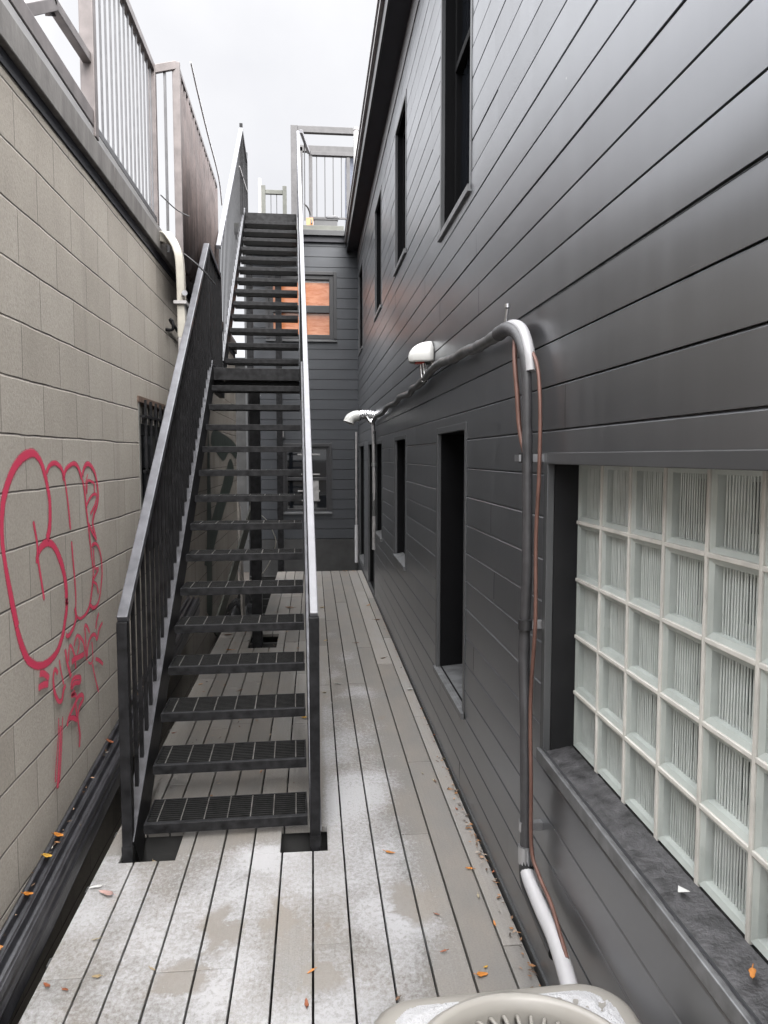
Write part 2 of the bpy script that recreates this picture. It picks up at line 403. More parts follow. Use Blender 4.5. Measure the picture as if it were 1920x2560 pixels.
for y in [k*.42-2.2 for k in range(31)]:
    mb.box(-.89,.70,y,y+.04,-.20,-.030)
tag(mb.build('deck_joists',M['concrete']),'dark joists under the deck boards','joists',kind='structure')

# ------------------------------------------------------------------ left block wall
lw=thing('block_wall','beige concrete block wall with red graffiti along the left of the alley','wall',(XL,0,0))
LWIN=(4.56,5.72,1.10,2.01)
mb=MB(); x0,x1=XL-.22,XL
y0,y1,z0,z1=LWIN
mb.box(x0,x1,-1.0,y0,-.6,2.969); mb.box(x0,x1,y1,10.25,-.6,2.969); mb.box(x0,x1,y0,y1,-.6,z0); mb.box(x0,x1,y0,y1,z1,2.969)
mb.build('blockwork',M['blocks'],lw)
mb=MB(); mb.box(XL-.25,XL+.006,-1,10.25,2.970,3.022); mb.build('shaded_gap_strip',M['soffit'],lw)  # black strip standing for the shaded gap under the coping
mb=MB()
for k,(a,b) in enumerate(((-1,1.2),(1.2,4.05),(4.05,6.9),(6.9,10.25))):
    mb.box(XL-.27,XL+.03,a+.002,b-.002,3.023,3.146)
mb.build('coping',M['coping'],lw,bevel=.006)
mb=MB(); mb.box(XL-.27,XL+.022,-1,10.25,3.147,3.190); mb.build('coping_cap',M['cap'],lw,bevel=.004)
w=MB()
w.box(XL-.10,XL+.006,y0,y0+.035,z0,z1-.036).box(XL-.10,XL+.006,y1-.035,y1,z0,z1-.036)
wf=MB().box(XL-.10,XL+.010,y0-.01,y1+.01,z1-.035,z1).build('window',M['rust_frame'],lw)
tag(wf,'rusty framed barred window')
w.build('jamb',M['dull_green_steel'],wf)
MB().quad((XL-.08,y0+.035,z0),(XL-.08,y1-.035,z0),(XL-.08,y1-.035,1.86),(XL-.08,y0+.035,1.86)).build('pane',M['glass'],wf)
tr=MB()
for k in range(6):
    a=y0+.035+k*(y1-y0-.07)/6; tr.box(XL-.085,XL-.07,a+.012,a+(y1-y0-.07)/6-.012,1.865,z1-.036)
tr.build('top_strip',M['pale_pane'],wf)  # pale strips set across the top of the window
MB().box(XL-.09,XL-.068,y0+.035,y1-.035,1.79,1.862).build('rail',M['dark_trim'],wf)
gr_=MB()
for k in range(8): gr_.bar((XL+.03,y0+.07+k*.147,z0-.03),(XL+.03,y0+.07+k*.147,z1-.02),.014,.014)
for z in (z0+.02,1.56,z1-.12): gr_.bar((XL+.03,y0+.0,z),(XL+.03,y1,z),.016,.016,)
for z in (z0+.02,z1-.12):
    for y in (y0+.03,y1-.03): gr_.bar((XL-.05,y,z),(XL+.03,y,z),.012,.012)
gr_.build('security_grille',M['black_paint'],wf)

def ribbons(name,strokes,parent,label,base=.0012,cov=1.0,mat='paint'):
    v=[];f=[];cv=[]
    for si,(wd,P) in enumerate(strokes):
        pts=catmull([(p[0],p[1],0) for p in P],7); n0=len(v); n=len(pts)
        for i,p in enumerate(pts):
            d=(pts[min(i+1,n-1)]-pts[max(i-1,0)]); d=d.normalized() if d.length>1e-6 else Vector((1,0,0)); nn=Vector((-d.y,d.x,0))
            ww=wd*(.85+.35*noise.noise(Vector((p.x*5,p.y*5,si))))
            endf=1 if 0<i<n-1 else .35
            for o,a in ((-1.9,0),(-.45,1),(.45,1),(1.9,0)):
                q=p+nn*o*ww; v.append((XL+base+si*.00022,q.x,q.y)); cv.append(a*cov*endf)
        for i in range(n-1):
            for k in range(3): a=n0+i*4+k; f.append((a,a+1,a+5,a+4))
    inv=MW[parent.name].inverted(); me=bpy.data.meshes.new(name); me.from_pydata([tuple(inv@Vector(p)) for p in v],[],f)
    at=me.attributes.new('cov','FLOAT','POINT'); at.data.foreach_set('value',cv); me.materials.append(M[mat])
    o=bpy.data.objects.new(name,me); C.objects.link(o); o.parent=parent; tag(o,label); return o
GRAF_BIG=[
(0.0185,[(2.873,1.248),(2.876,1.271),(2.893,1.292),(2.935,1.310),(2.994,1.314),(3.053,1.293),(3.103,1.252),(3.153,1.188),(3.184,1.111),(3.187,1.045),(3.189,1.039),(3.179,1.000),(3.157,0.964),(3.129,0.918),(3.066,0.869),(2.997,0.852),(2.922,0.850),(2.852,0.862),(2.792,0.887),(2.740,0.923),(2.685,1.001),(2.646,1.086),(2.620,1.159)]),
(0.0189,[(2.665,1.054),(2.638,1.120),(2.614,1.190),(2.592,1.257),(2.575,1.322),(2.567,1.365),(2.567,1.417),(2.576,1.468),(2.597,1.518),(2.640,1.569),(2.697,1.615),(2.777,1.650),(2.866,1.663),(2.919,1.646),(2.956,1.618),(2.985,1.576),(3.006,1.533),(3.024,1.483),(3.025,1.422),(3.013,1.368),(2.983,1.326)]),
(0.0098,[(2.847,1.410),(2.862,1.371),(2.877,1.323),(2.880,1.270),(2.888,1.234),(2.906,1.178),(2.930,1.097)]),
(0.0123,[(2.998,1.584),(3.031,1.612),(3.085,1.624),(3.138,1.616),(3.183,1.593),(3.196,1.550)]),
(0.0092,[(3.197,1.583),(3.223,1.518),(3.245,1.438),(3.263,1.336)]),
(0.0096,[(3.271,1.287),(3.283,1.202),(3.296,1.126),(3.304,1.036),(3.296,0.969),(3.321,0.945),(3.363,0.931),(3.431,0.934),(3.491,0.957),(3.533,1.014),(3.564,1.082)]),
(0.0132,[(3.195,1.567),(3.231,1.598),(3.293,1.615),(3.345,1.619),(3.396,1.599),(3.440,1.549)]),
(0.0100,[(3.446,1.550),(3.474,1.486),(3.490,1.415),(3.516,1.327),(3.533,1.253),(3.554,1.171),(3.568,1.118),(3.549,1.048),(3.510,0.975)]),
(0.0122,[(3.448,1.564),(3.474,1.598),(3.522,1.616),(3.580,1.607),(3.638,1.573),(3.671,1.521),(3.683,1.461),(3.660,1.418),(3.606,1.377),(3.582,1.335),(3.614,1.281),(3.631,1.253)]),
(0.0081,[(3.524,1.569),(3.496,1.524),(3.504,1.481),(3.521,1.537),(3.585,1.531),(3.623,1.519),(3.624,1.479)]),
(0.0081,[(3.486,1.422),(3.541,1.454),(3.603,1.471),(3.657,1.464),(3.623,1.420),(3.546,1.382)]),
(0.0081,[(3.518,1.341),(3.562,1.301),(3.636,1.249)]),
(0.0103,[(3.550,1.233),(3.605,1.238),(3.658,1.216),(3.699,1.158),(3.707,1.081),(3.686,1.024),(3.654,0.969),(3.605,0.941),(3.550,0.940),(3.499,0.964)]),
(0.0082,[(3.578,1.219),(3.588,1.126),(3.647,1.109),(3.558,1.068),(3.610,1.041),(3.636,0.991)]),
(0.0110,[(3.280,0.997),(3.294,0.956),(3.266,0.922),(3.217,0.900),(3.177,0.896),(3.155,0.909)]),
]
GRAF_TAG=[
(0.0148,[(2.840,0.835),(2.889,0.820),(2.937,0.787)]),
(0.0147,[(2.823,0.785),(2.875,0.781),(2.927,0.768)]),
(0.0103,[(3.034,0.777),(3.014,0.798),(2.994,0.801),(2.980,0.768),(2.990,0.718),(3.019,0.677),(3.045,0.658),(3.074,0.658),(3.095,0.692),(3.122,0.702)]),
(0.0087,[(3.056,0.828),(3.064,0.794),(3.083,0.748),(3.097,0.712)]),
(0.0126,[(3.129,0.853),(3.147,0.795),(3.173,0.746),(3.189,0.717)]),
(0.0091,[(3.165,0.790),(3.175,0.836),(3.195,0.851),(3.224,0.824),(3.248,0.783),(3.254,0.733)]),
(0.0149,[(3.203,0.775),(3.239,0.780),(3.304,0.772),(3.374,0.766)]),
(0.0093,[(3.238,0.837),(3.267,0.865),(3.300,0.869),(3.310,0.831),(3.279,0.792)]),
(0.0095,[(3.307,0.867),(3.364,0.826),(3.387,0.780),(3.387,0.750)]),
(0.0078,[(3.389,0.870),(3.401,0.891),(3.432,0.876),(3.462,0.840)]),
(0.0077,[(3.394,0.880),(3.401,0.808),(3.410,0.725)]),
(0.0100,[(3.412,0.743),(3.439,0.798),(3.493,0.821),(3.545,0.812),(3.573,0.785),(3.608,0.821),(3.671,0.843)]),
(0.0102,[(3.555,0.838),(3.582,0.878),(3.612,0.902)]),
(0.0079,[(3.490,0.794),(3.497,0.715),(3.465,0.696),(3.428,0.716)]),
(0.0080,[(3.487,0.690),(3.518,0.622),(3.571,0.526)]),
(0.0102,[(3.538,0.699),(3.601,0.672),(3.655,0.640)]),
(0.0110,[(3.187,0.665),(3.223,0.679),(3.293,0.663),(3.302,0.680),(3.225,0.702),(3.187,0.692),(3.180,0.665)]),
(0.0110,[(3.228,0.641),(3.181,0.639),(3.234,0.624),(3.241,0.590)]),
(0.0111,[(3.109,0.532),(3.142,0.561),(3.214,0.587),(3.274,0.605),(3.324,0.594),(3.332,0.573),(3.283,0.559),(3.253,0.526),(3.259,0.481),(3.273,0.432),(3.260,0.381)]),
(0.0092,[(3.224,0.596),(3.233,0.559),(3.241,0.513)]),
(0.0127,[(3.142,0.555),(3.196,0.536),(3.241,0.511)]),
]
GRAF_DRIP=[
(0.0068,[(3.012,0.605),(2.996,0.523),(2.965,0.433),(2.948,0.362)]),
(0.0069,[(3.057,0.595),(3.036,0.503),(3.015,0.412),(2.992,0.341)]),
(0.0153,[(3.027,0.567),(3.012,0.492),(2.985,0.384),(2.969,0.328)]),
]

ribbons('graffiti',[(w_*.78,p_) for w_,p_ in GRAF_BIG],lw,'tall looping red bubble letters')
ribbons('graffiti',[(w_*.8,p_) for w_,p_ in GRAF_TAG],lw,'small red scrawled tag below the bubble letters',.007)
ribbons('graffiti',GRAF_DRIP,lw,'faint pink paint runs',.013,.62)
# dark green painted shapes near the far end, behind the stair
for k,P in enumerate(([(7.7,1.78),(8.3,1.66),(8.8,1.60),(9.4,1.70),(10.2,1.62),(10.2,1.80),(9.0,1.90),(7.9,1.92)],
                     [(7.1,.62),(7.5,.60),(8.4,.92),(9.6,1.28),(9.9,1.46),(9.4,1.62),(8.6,1.32),(7.6,.98)],
                     [(7.2,.15),(7.6,.1),(7.62,1.4),(7.5,1.9),(7.35,1.2)])):
    me=MB(); pts=catmull([(XL+.002+.0008*k,a,b) for a,b in P+[P[0]]],4)[:-1]
    me.add(pts,[tuple(range(len(pts)))]); o=me.build('graffiti',M['green_paint'],lw); tag(o,'dark green painted shape behind the stair')

# ------------------------------------------------------------------ right clad building
rb=thing('clad_building','dark grey metal-clad building with slit windows along the right of the alley','building',(XR,0,0))
SZ,S0=.132,1.727
# openings (y0,y1,z0,z1)
OPEN={'A':(3.37,4.12,2.865,4.52),'B':(5.685,6.385,3.215,4.34),'C':(7.70,8.45,3.205,4.36),'D':(10.55,11.38,3.2,4.36),
      'T':(3.43,4.185,.43,1.775),'W1':(5.67,6.395,.80,1.785),'W2':(7.64,8.40,.80,1.785),'DR':(8.62,9.50,.03,1.80),'W3':(10.32,11.30,.14,1.80),
      'G':(.875,2.185,.742,1.627)}
def free(a,b,z0,z1):
    iv=[(a,b)]
    for (p,q,r,s) in OPEN.values():
        if s<=z0+1e-6 or r>=z1-1e-6: continue
        n=[]
        for (u,v) in iv:
            if q<=u or p>=v: n.append((u,v)); continue
            if u<p: n.append((u,p))
            if v>q: n.append((q,v))
        iv=n
    return iv
mb=MB(); ZB,ZT=-.30,4.66
k0=math.floor((ZB-S0)/SZ)
for k in range(k0,int((ZT-S0)/SZ)+1):
    a=max(S0+k*SZ,ZB); b=min(S0+(k+1)*SZ,ZT)
    g=.0036
    zs=sorted(set([a+g,b-.0045]+[z for o in OPEN.values() for z in o[2:] if a+g<z<b-.0045]))
    # vertical butt seams of this course
    sm=[-1]; y=-1+((k*1.37)%2.4)
    while y<YE: sm.append(y); y+=3.05+((k*.61)%.5)
    sm.append(YE)
    for si in range(len(sm)-1):
        tn=random.random(); off=random.uniform(0,.0016); tilt=random.uniform(-.0012,.0012)
        for zi in range(len(zs)-1):
            za,zb=zs[zi],zs[zi+1]
            for (u,v) in free(sm[si]+.0006,sm[si+1]-.0006,za,zb):
                zz=sorted(set([za,zb]+[a+SZ*q_ for q_ in (.12,.25,.4,.55,.7,.82,.9) if za+.003<a+SZ*q_<zb-.003]))
                vs=[]
                for z_ in zz:
                    f_=(z_-a)/SZ; x_=XR+off+tilt*f_-.0011*(1-(2*f_-1)**2)   # panels are very slightly pillowed
                    vs+=[(x_,u,z_),(x_,v,z_)]
                mb.add(vs,[(2*i_,2*i_+1,2*i_+3,2*i_+2) for i_ in range(len(zz)-1)],True,tn)
        # groove at the foot of the course: rounded lip of the board below, recess, hem of this board
        for (u,v) in free(sm[si],sm[si+1],a-.001,a+g):
            mb.quad((XR,u,a-.0045),(XR,v,a-.0045),(XR+.006,v,a+.0010),(XR+.006,u,a+.0010),tn)
            mb.quad((XR+.006,u,a+.0010),(XR+.006,v,a+.0010),(XR+.016,v,a+.0018),(XR+.016,u,a+.0018),tn)
            mb.quad((XR+.016,u,a+.0018),(XR+.016,v,a+.0018),(XR+.016,v,a+g),(XR+.016,u,a+g),tn)
            mb.quad((XR+.016,u,a+g),(XR+.016,v,a+g),(XR+off,v,a+g),(XR+off,u,a+g),tn)
clad=mb.build('cladding',M['siding'],rb,tint=True)
me=clad.data
# structural mass behind the cladding, open at the windows
mb=MB(); CO=[(o[0]-.023,o[1]+.023,o[2],o[3]) for o in OPEN.values()]
ys=sorted(set([-1,YE+.3]+[y for o in CO for y in o[:2]]))
for a,b in zip(ys[:-1],ys[1:]):
    zz=[-.6]
    for (p,q,r,s) in sorted((o for o in CO if o[0]<=a+1e-6 and o[1]>=b-1e-6),key=lambda o:o[2]): zz+=[r-.023,s+.023]
    zz.append(4.9)
    for i in range(0,len(zz),2):
        if zz[i+1]>zz[i]: mb.box(XR+.02,XR+.30,a,b,zz[i],zz[i+1])
mb.box(XR+1.6,XR+1.7,-1,YE+.3,-.6,4.9)
mb.build('wall_core',M['pitch'],rb)
# base strip between cladding and deck
MB().box(XR-.006,XR+.02,-1,YE-.02,-.30,.022).build('base_flashing',M['trim'],rb)
def window(key,depth=.11,fw=.030,label=None,meet=None,name='window',sill=True,side=None):
    p,q,r,s=OPEN[key]
    f=MB()    # face trim, 4 mm proud of the siding, and the reveal behind it
    t0=XR-.005
    f.box(t0,XR+.018,p-fw,p,r-fw,s+fw).box(t0,XR+.018,q,q+fw,r-fw,s+fw).box(t0,XR+.018,p,q,s,s+fw)
    root=f.build(name,M['trim'],rb,bevel=.002); tag(root,label) if label else None
    rv=MB(); x0,x1=XR+.019,XR+depth
    rv.box(x0,x1,p-.02,p,r,s).box(x0,x1,q,q+.02,r,s).box(x0,x1,p,q,s,s+.02).box(x0,x1,p,q,r-.02,r)
    rv.build('reveal',M['recess'],root)
    MB().quad((XR+depth-.02,p,r),(XR+depth-.02,q,r),(XR+depth-.02,q,s),(XR+depth-.02,p,s)).build('pane',M['glass'],root)
    fr=MB(); a,b=XR+depth-.05,XR+depth-.015
    fr.box(a,b,p,p+.04,r,s).box(a,b,q-.04,q,r,s).box(a,b,p+.04,q-.04,r,r+.04).box(a,b,p+.04,q-.04,s-.04,s)
    if meet: fr.box(a-.006,b,p+.04,q-.04,meet-.02,meet+.02)
    fr.build('frame',M['recess'],root,bevel=.003)
    if sill:
        sm=MB(); sm.add([(XR-.018,p-fw,r-.004),(XR-.018,q+fw,r-.004),(XR+depth-.05,q+fw,r+.012),(XR+depth-.05,p-fw,r+.012),
                         (XR-.018,p-fw,r-.034),(XR-.018,q+fw,r-.034),(XR+.018,q+fw,r-.034),(XR+.018,p-fw,r-.034)],[(0,1,2,3),(0,4,5,1),(4,7,6,5),(1,5,6,2),(0,3,7,4)])
        sm.build('sill',M['sill_lip'],root)
    return root
window('A',.12,.028,'upper slit window with a meeting rail',3.72)
window('B',.11,.028); window('C',.11,.028); window('D',.11,.028)
window('T',.22,.034,'tall black ground-floor window',side='trim')
window('W1',.12); window('W2',.12); window('W3',.12)
window('DR',.15,.04,'narrow black side door',name='door',sill=False)
# glass block window
p,q,r,s=OPEN['G']
f=MB(); t0=XR-.005
f.box(t0,XR+.018,q,q+.034,r-.02,s+.034).box(t0,XR+.018,p-.034,p,r-.02,s+.034).box(t0,XR+.018,p,q,s,s+.034)
gb=f.build('glass_block_window',M['trim'],rb,bevel=.002); tag(gb,'glass block window in a deep black frame')
rv=MB(); XG=.800
rv.box(XR+.019,XG+.12,q,q+.02,r-.02,s+.02).box(XR+.019,XG+.12,p-.02,p,r-.02,s+.02).box(XR+.019,XG+.12,p,q,s,s+.02)
rv.build('reveal',M['jamb'],gb)
sm=MB(); sm.add([(XR-.012,p-.03,r-.012),(XR-.012,q+.034,r-.012),(XG+.002,q+.001,r+.006),(XG+.002,p-.03,r+.006)],[(0,1,2,3)]); 
ns=18; 
sg=MB(); nx,ny=14,70
vs=[];fs=[]
for j in range(ny+1):
    for i in range(nx+1):
        u=i/nx; y=p+(q-p)*j/ny; x=XR-.001+(XG-XR)*u
        grit=max(0,noise.fractal(Vector((x*60,y*60,1.7)),1,2,4))*.0028
        vs.append((x,y,r-.010+.016*u+grit))
for j in range(ny):
    for i in range(nx): a=j*(nx+1)+i; fs.append((a,a+1,a+nx+2,a+nx+1))
sg.add(vs,fs,True); so_=sg.build('sill',M['sill'],gb)
MB().box(XR-.016,XR-.0015,p-.03,q+.034,r-.046,r-.008).build('sill_lip',M['sill_lip'],gb,bevel=.003)
PY,PZ=.187,.1762
jt=MB()
ys_=[q-.003-PY*k for k in range(8)]; zs_=[s-.001-PZ*k for k in range(6)]
for y in ys_[1:]: jt.box(XG-.001,XG+.05,y-.0055,y+.0055,r,s)
for z in zs_[1:-1]:
    for k in range(7): jt.box(XG-.001,XG+.05,ys_[k+1]+.0055,ys_[k]-(.0055 if k else 0),z-.0055,z+.0055)
jt.build('grout',M['joint'],gb,bevel=.002)
protos={}
for i in range(7):
    for j in range(5):
        ya,yb=ys_[i+1]+.006,ys_[i]-(.006 if i else .0)
        za,zb=zs_[j+1]+.006,zs_[j]-(.006 if j else .0)
        b=MB(); X0=XG+.004; X1=XG+.040
        rim=.012                                                 # rounded rim of the pressed glass, then hollow sides
        b.add([(X0,ya,za),(X0,yb,za),(X0,yb,zb),(X0,ya,zb),(X0+.006,ya+rim,za+rim),(X0+.006,yb-rim,za+rim),(X0+.006,yb-rim,zb-rim),(X0+.006,ya+rim,zb-rim),
               (X1,ya+rim,za+rim),(X1,yb-rim,za+rim),(X1,yb-rim,zb-rim),(X1,ya+rim,zb-rim)],
              [(0,1,5,4),(1,2,6,5),(2,3,7,6),(3,0,4,7),(4,5,9,8),(5,6,10,9),(6,7,11,10),(7,4,8,11)])
        blk=b.build('glass_block',M['block_in'],gb)
        # back face: ribs before a dark patch painted for the dim room
        fl=MB(); n=14
        nn=random.Random(i*9+j)
        for k in range(n):
            y=ya+rim+.004+(yb-ya-2*rim-.008)*(k+.5)/n
            fl.tube([(X0+.022,y+nn.uniform(-.0015,.0015),za+rim),(X0+.022,y+nn.uniform(-.001,.001),(za+zb)/2),(X0+.022,y+nn.uniform(-.0015,.0015),zb-rim)],.0024,6,False)
        me2=fl.v; 
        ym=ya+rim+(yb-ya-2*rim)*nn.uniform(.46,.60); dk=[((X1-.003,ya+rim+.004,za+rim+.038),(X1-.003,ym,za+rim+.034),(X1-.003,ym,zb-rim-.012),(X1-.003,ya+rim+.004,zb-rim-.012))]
        ob=fl
        v0=len(ob.v)
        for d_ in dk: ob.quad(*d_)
        inv=MW[rb.name].inverted()
        me=bpy.data.meshes.new('glass_block'); base=[tuple(inv@Vector(v)) for v in b.v]; rib=[tuple(inv@Vector(v)) for v in ob.v]
        nb=len(base); face=[(XG+.0035,ya,zb),(XG+.0035,yb,zb),(XG+.0035,yb,za),(XG+.0035,ya,za)]
        fv=[tuple(inv@Vector(v)) for v in face]
        bkv=[tuple(inv@Vector(v)) for v in ((X1,ya+rim,za+rim),(X1,yb-rim,za+rim),(X1,yb-rim,zb-rim),(X1,ya+rim,zb-rim))]
        allv=base+rib+fv+bkv; o1=nb+len(rib)
        allf=list(b.f)+[tuple(a+nb for a in f_) for f_ in ob.f]+[tuple(range(o1,o1+4)),tuple(range(o1+4,o1+8))]
        me.from_pydata(allv,[],allf)
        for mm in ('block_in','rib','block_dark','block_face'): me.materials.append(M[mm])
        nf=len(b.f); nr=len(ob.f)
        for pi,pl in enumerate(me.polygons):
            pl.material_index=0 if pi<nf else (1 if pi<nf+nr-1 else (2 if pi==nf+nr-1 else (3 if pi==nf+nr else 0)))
            pl.use_smooth=nf<=pi<nf+nr-1
        old=blk.data; blk.data=me; bpy.data.meshes.remove(old)
# eave
MB().box(XR-.008,XR+.02,-1,YE-.0,4.60,4.775).build('frieze',M['grey_frieze'],rb)
MB().box(.552,XR+.3,-1,YE+.35,4.778,4.80).build('soffit',M['soffit'],rb)
fa=MB(); fa.box(.535,.551,-1,YE+.35,4.765,4.99)
fa.build('fascia',M['dark_trim'],rb)
gu=MB()
gu.box(.505,.533,-1,YE+.35,4.90,4.925).box(.512,.533,-1,YE+.35,4.955,4.972).box(.498,.533,-1,YE+.35,4.996,5.012)
gu.build('gutter',M['galv'],rb)
MB().add([(.50,-1,5.014),(.50,YE+.35,5.014),(1.6,YE+.35,5.25),(1.6,-1,5.25)],[(0,1,2,3)]).build('roof',M['dark_trim'],rb)
# ------------------------------------------------------------------ end building
eb=thing('rear_building','dark grey clad building with two windows closing the end of the alley','building',(0,YE,0))
EOP=[(-.655,.335,3.455,4.42),(-.437,.249,.80,1.80)]
def efree(a,b,z0,z1,ops):
    iv=[(a,b)]
    for (p,q,r,s) in ops:
        if s<=z0+1e-6 or r>=z1-1e-6: continue
        n=[]
        for (u,v) in iv:
            if q<=u or p>=v: n.append((u,v)); continue
            if u<p: n.append((u,p))
            if v>q: n.append((q,v))
        iv=n
    return iv
mb=MB(); ez=.1545; e0=.36; k=0; a=e0
while a<5.0:
    b=min(a+ez,5.0); g=.006
    zs=sorted(set([a+g,b]+[z for o in EOP for z in o[2:] if a+g<z<b])); tn=random.random()
    for zi in range(len(zs)-1):
        for (u,v) in efree(-.985,XR-.001,zs[zi],zs[zi+1],EOP):
            fa=YE-.006*(1-(zs[zi]-a)/ez); fb=YE-.006*(1-(zs[zi+1]-a)/ez)
            mb.quad((u,fa,zs[zi]),(v,fa,zs[zi]),(v,fb,zs[zi+1]),(u,fb,zs[zi+1]),tn)
    for (u,v) in efree(-.985,XR-.001,a,a+g,EOP):
        mb.quad((u,YE+.010,a),(v,YE+.010,a),(v,YE-.006,a+g),(u,YE-.006,a+g),tn)
        mb.quad((u,YE,a-.0005),(v,YE,a-.0005),(v,YE+.010,a),(u,YE+.010,a),tn)
    a=b
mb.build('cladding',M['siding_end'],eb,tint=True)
mb=MB()
xs_=sorted(set([-1.0,XR+.1]+[x for o in EOP for x in o[:2]]))
for p,q in zip(xs_[:-1],xs_[1:]):
    zz=[-.55]
    for (c,d,r,s) in sorted((o for o in EOP if o[0]<=p+1e-6 and o[1]>=q-1e-6),key=lambda o:o[2]): zz+=[r-.01,s+.01]
    zz.append(4.97)
    for i in range(0,len(zz),2): mb.box(p,q,YE+.016,YE+.25,zz[i],zz[i+1])
mb.box(-1.0,XR+.1,YE+.7,YE+.8,-.55,4.97)
mb.build('wall_core',M['pitch'],eb)
MB().box(-1.0,XR,YE-.02,YE+.015,-.55,.355).build('footing',M['concrete'],eb)
MB().box(-1.02,-.975,YE-.03,YE+.016,.355,4.98).build('corner_trim',M['trim'],eb)
MB().box(-1.15,.534,YE-.10,YE+.25,4.985,5.065).build('roof_edge',M['dark_trim'],eb,bevel=.004)
MB().box(-1.13,.534,YE-.055,YE-.03,4.90,4.984).build('fascia',M['soffit'],eb)
MB().box(-1.15,.497,YE+.0,YE+.25,5.067,5.16).build('parapet',M['olive'],eb,bevel=.004)
MB().box(-1.15,.50,YE+.251,YE+3.2,5.02,5.10).build('roof',M['pergola'],eb)
def ewin(op,label,painted_refl=False):
    p,q,r,s=op
    f=MB(); y=YE-.012
    f.box(p-.05,p,y,YE+.015,r-.0,s+.05).box(q,q+.05,y,YE+.015,r-.0,s+.05).box(p,q,y,YE+.015,s,s+.05)
    root=f.build('window',M['dark_trim'],eb,bevel=.003); tag(root,label)
    mid=(r+s)/2+ (-.03 if painted_refl else 0)
    fr=MB(); a,b=YE+.016,YE+.075; w=.065 if painted_refl else .04
    fr.box(p,p+w,a,b,r,s).box(q-w,q,a,b,r,s).box(p+w,q-w,a,b,s-w,s).box(p+w,q-w,a,b,r,r+w).box(p+w,q-w,a-.004,b,mid-.055 if painted_refl else mid-.025,mid+.055 if painted_refl else mid+.025)
    fr.build('frame',M['dark_trim'],root,bevel=.003)
    if painted_refl:
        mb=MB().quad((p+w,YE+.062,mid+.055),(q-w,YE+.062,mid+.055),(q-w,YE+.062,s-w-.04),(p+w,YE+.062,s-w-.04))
        tag(mb.build('pane',M['orange_pane'],root),'upper pane coloured as a salmon orange reflection')
        MB().quad((p+w,YE+.0625,s-w-.04),(q-w,YE+.0625,s-w-.04),(q-w,YE+.0625,s-w),(p+w,YE+.0625,s-w)).build('sky_reflection_strip',M['galv'],root)  # grey strip painted for the sky mirrored at the pane head
        tag(MB().quad((p+w,YE+.062,r+w),(q-w,YE+.062,r+w),(q-w,YE+.062,mid-.055),(p+w,YE+.062,mid-.055)).build('pane',M['orange_pane'],root),'lower pane coloured as a salmon orange reflection')
    else:
        MB().quad((p+w,YE+.05,r+w),(q-w,YE+.05,r+w),(q-w,YE+.05,s-w),(p+w,YE+.05,s-w)).build('pane',M['glass'],root)
        sh=MB()
        for z in (r+.30,r+.56,s-.13,r+.15): MB().box(p+.20,q-.14,YE+.030,YE+.048,z,z+.022).build('reflection_bar',M['galv'],root)  # pale bars put in as reflections on the dark glass
        MB().box(p+.37,q-.16,YE+.020,YE+.029,r+.17,r+.50).build('pale_panel',M['galv'],root)
        pass
    MB().add([(p-.05,YE-.05,r-.035),(q+.05,YE-.05,r-.035),(q+.05,YE+.02,r-.001),(p-.05,YE+.02,r-.001),(p-.05,YE-.05,r-.05),(q+.05,YE-.05,r-.05),(q+.05,YE+.015,r-.05),(p-.05,YE+.015,r-.05)],
             [(0,1,2,3),(0,4,5,1),(4,7,6,5),(0,3,7,4),(1,5,6,2)]).build('sill',M['trim'],root)
ewin(EOP[0],'upper window with an orange reflection painted on its panes',True); ewin(EOP[1],'dark lower window')
bx=MB(); bx.box(-.56,-.43,YE-.055,YE-.008,1.93,2.07); o=bx.build('meter_box',M['trim'],eb,bevel=.006)
MB().box(-.545,-.50,YE-.075,YE-.056,1.95,2.05).box(-.49,-.445,YE-.065,YE-.056,1.95,2.05).build('cover',M['galv'],o,bevel=.004)

# ------------------------------------------------------------------ staircase (built in its own frame: x across, y forward)
ST=thing('steel_staircase','black steel outdoor staircase climbing two flights to the roof','staircase',(0.0,3.05,0),math.radians(1.3))
XA,XB=-.77,0.0
R1,G1=.165,.225; F0,Z0=.115,.072
R2,G2=.19,.267; F2,Z2=4.28,2.59
LZ=Z0+14*R1; LY=F0+14*G1; TOPZ=Z2+13*R2; TOPY=F2+13*G2
def tread_mesh(depth):
    a=MB(); w0,w1=XA+.038,XB-.032
    a.box(w0,w1,0,.006,-.042,0)                                  # nosing plate
    a.box(w0,w1,.0065,.028,-.007,-.001)
    a.box(w0,w1,depth-.006,depth,-.038,-.002)
    a.box(w0,w0+.006,.0065,depth-.0065,-.038,-.002); a.box(w1-.006,w1,.0065,depth-.0065,-.038,-.002)
    g=MB(); n=11
    for k in range(n):
        y=.036+(depth-.05)*k/(n-1); g.box(w0+.007,w1-.007,y-.0016,y+.0016,-.032,-.006)
    c=MB(); m=7
    for k in range(m):
        x=w0+(w1-w0)*(k+.5)/m; c.box(x-.0025,x+.0025,.030,depth-.008,-.0055,-.0028)
    return a,g,c
a,g,c=tread_mesh(.245)
proto=a.build('tread',M['flange'],ST,local=True,bevel=.0015)
pg=g.build('grating',M['grate'],proto,local=True); pc=c.build('cross_rod',M['grate_edge'],proto,local=True)
pos1=[(F0+k*G1,Z0+k*R1) for k in range(14)]+[(F2+k*G2,Z2+k*R2) for k in range(13)]
for i,(y,z) in enumerate(pos1):
    if i==0: o=proto
    else:
        o=proto.copy(); C.objects.link(o); o.parent=ST
        for ch in (pg,pc):
            d=ch.copy(); C.objects.link(d); d.parent=o
    o.location=(0,y,z)
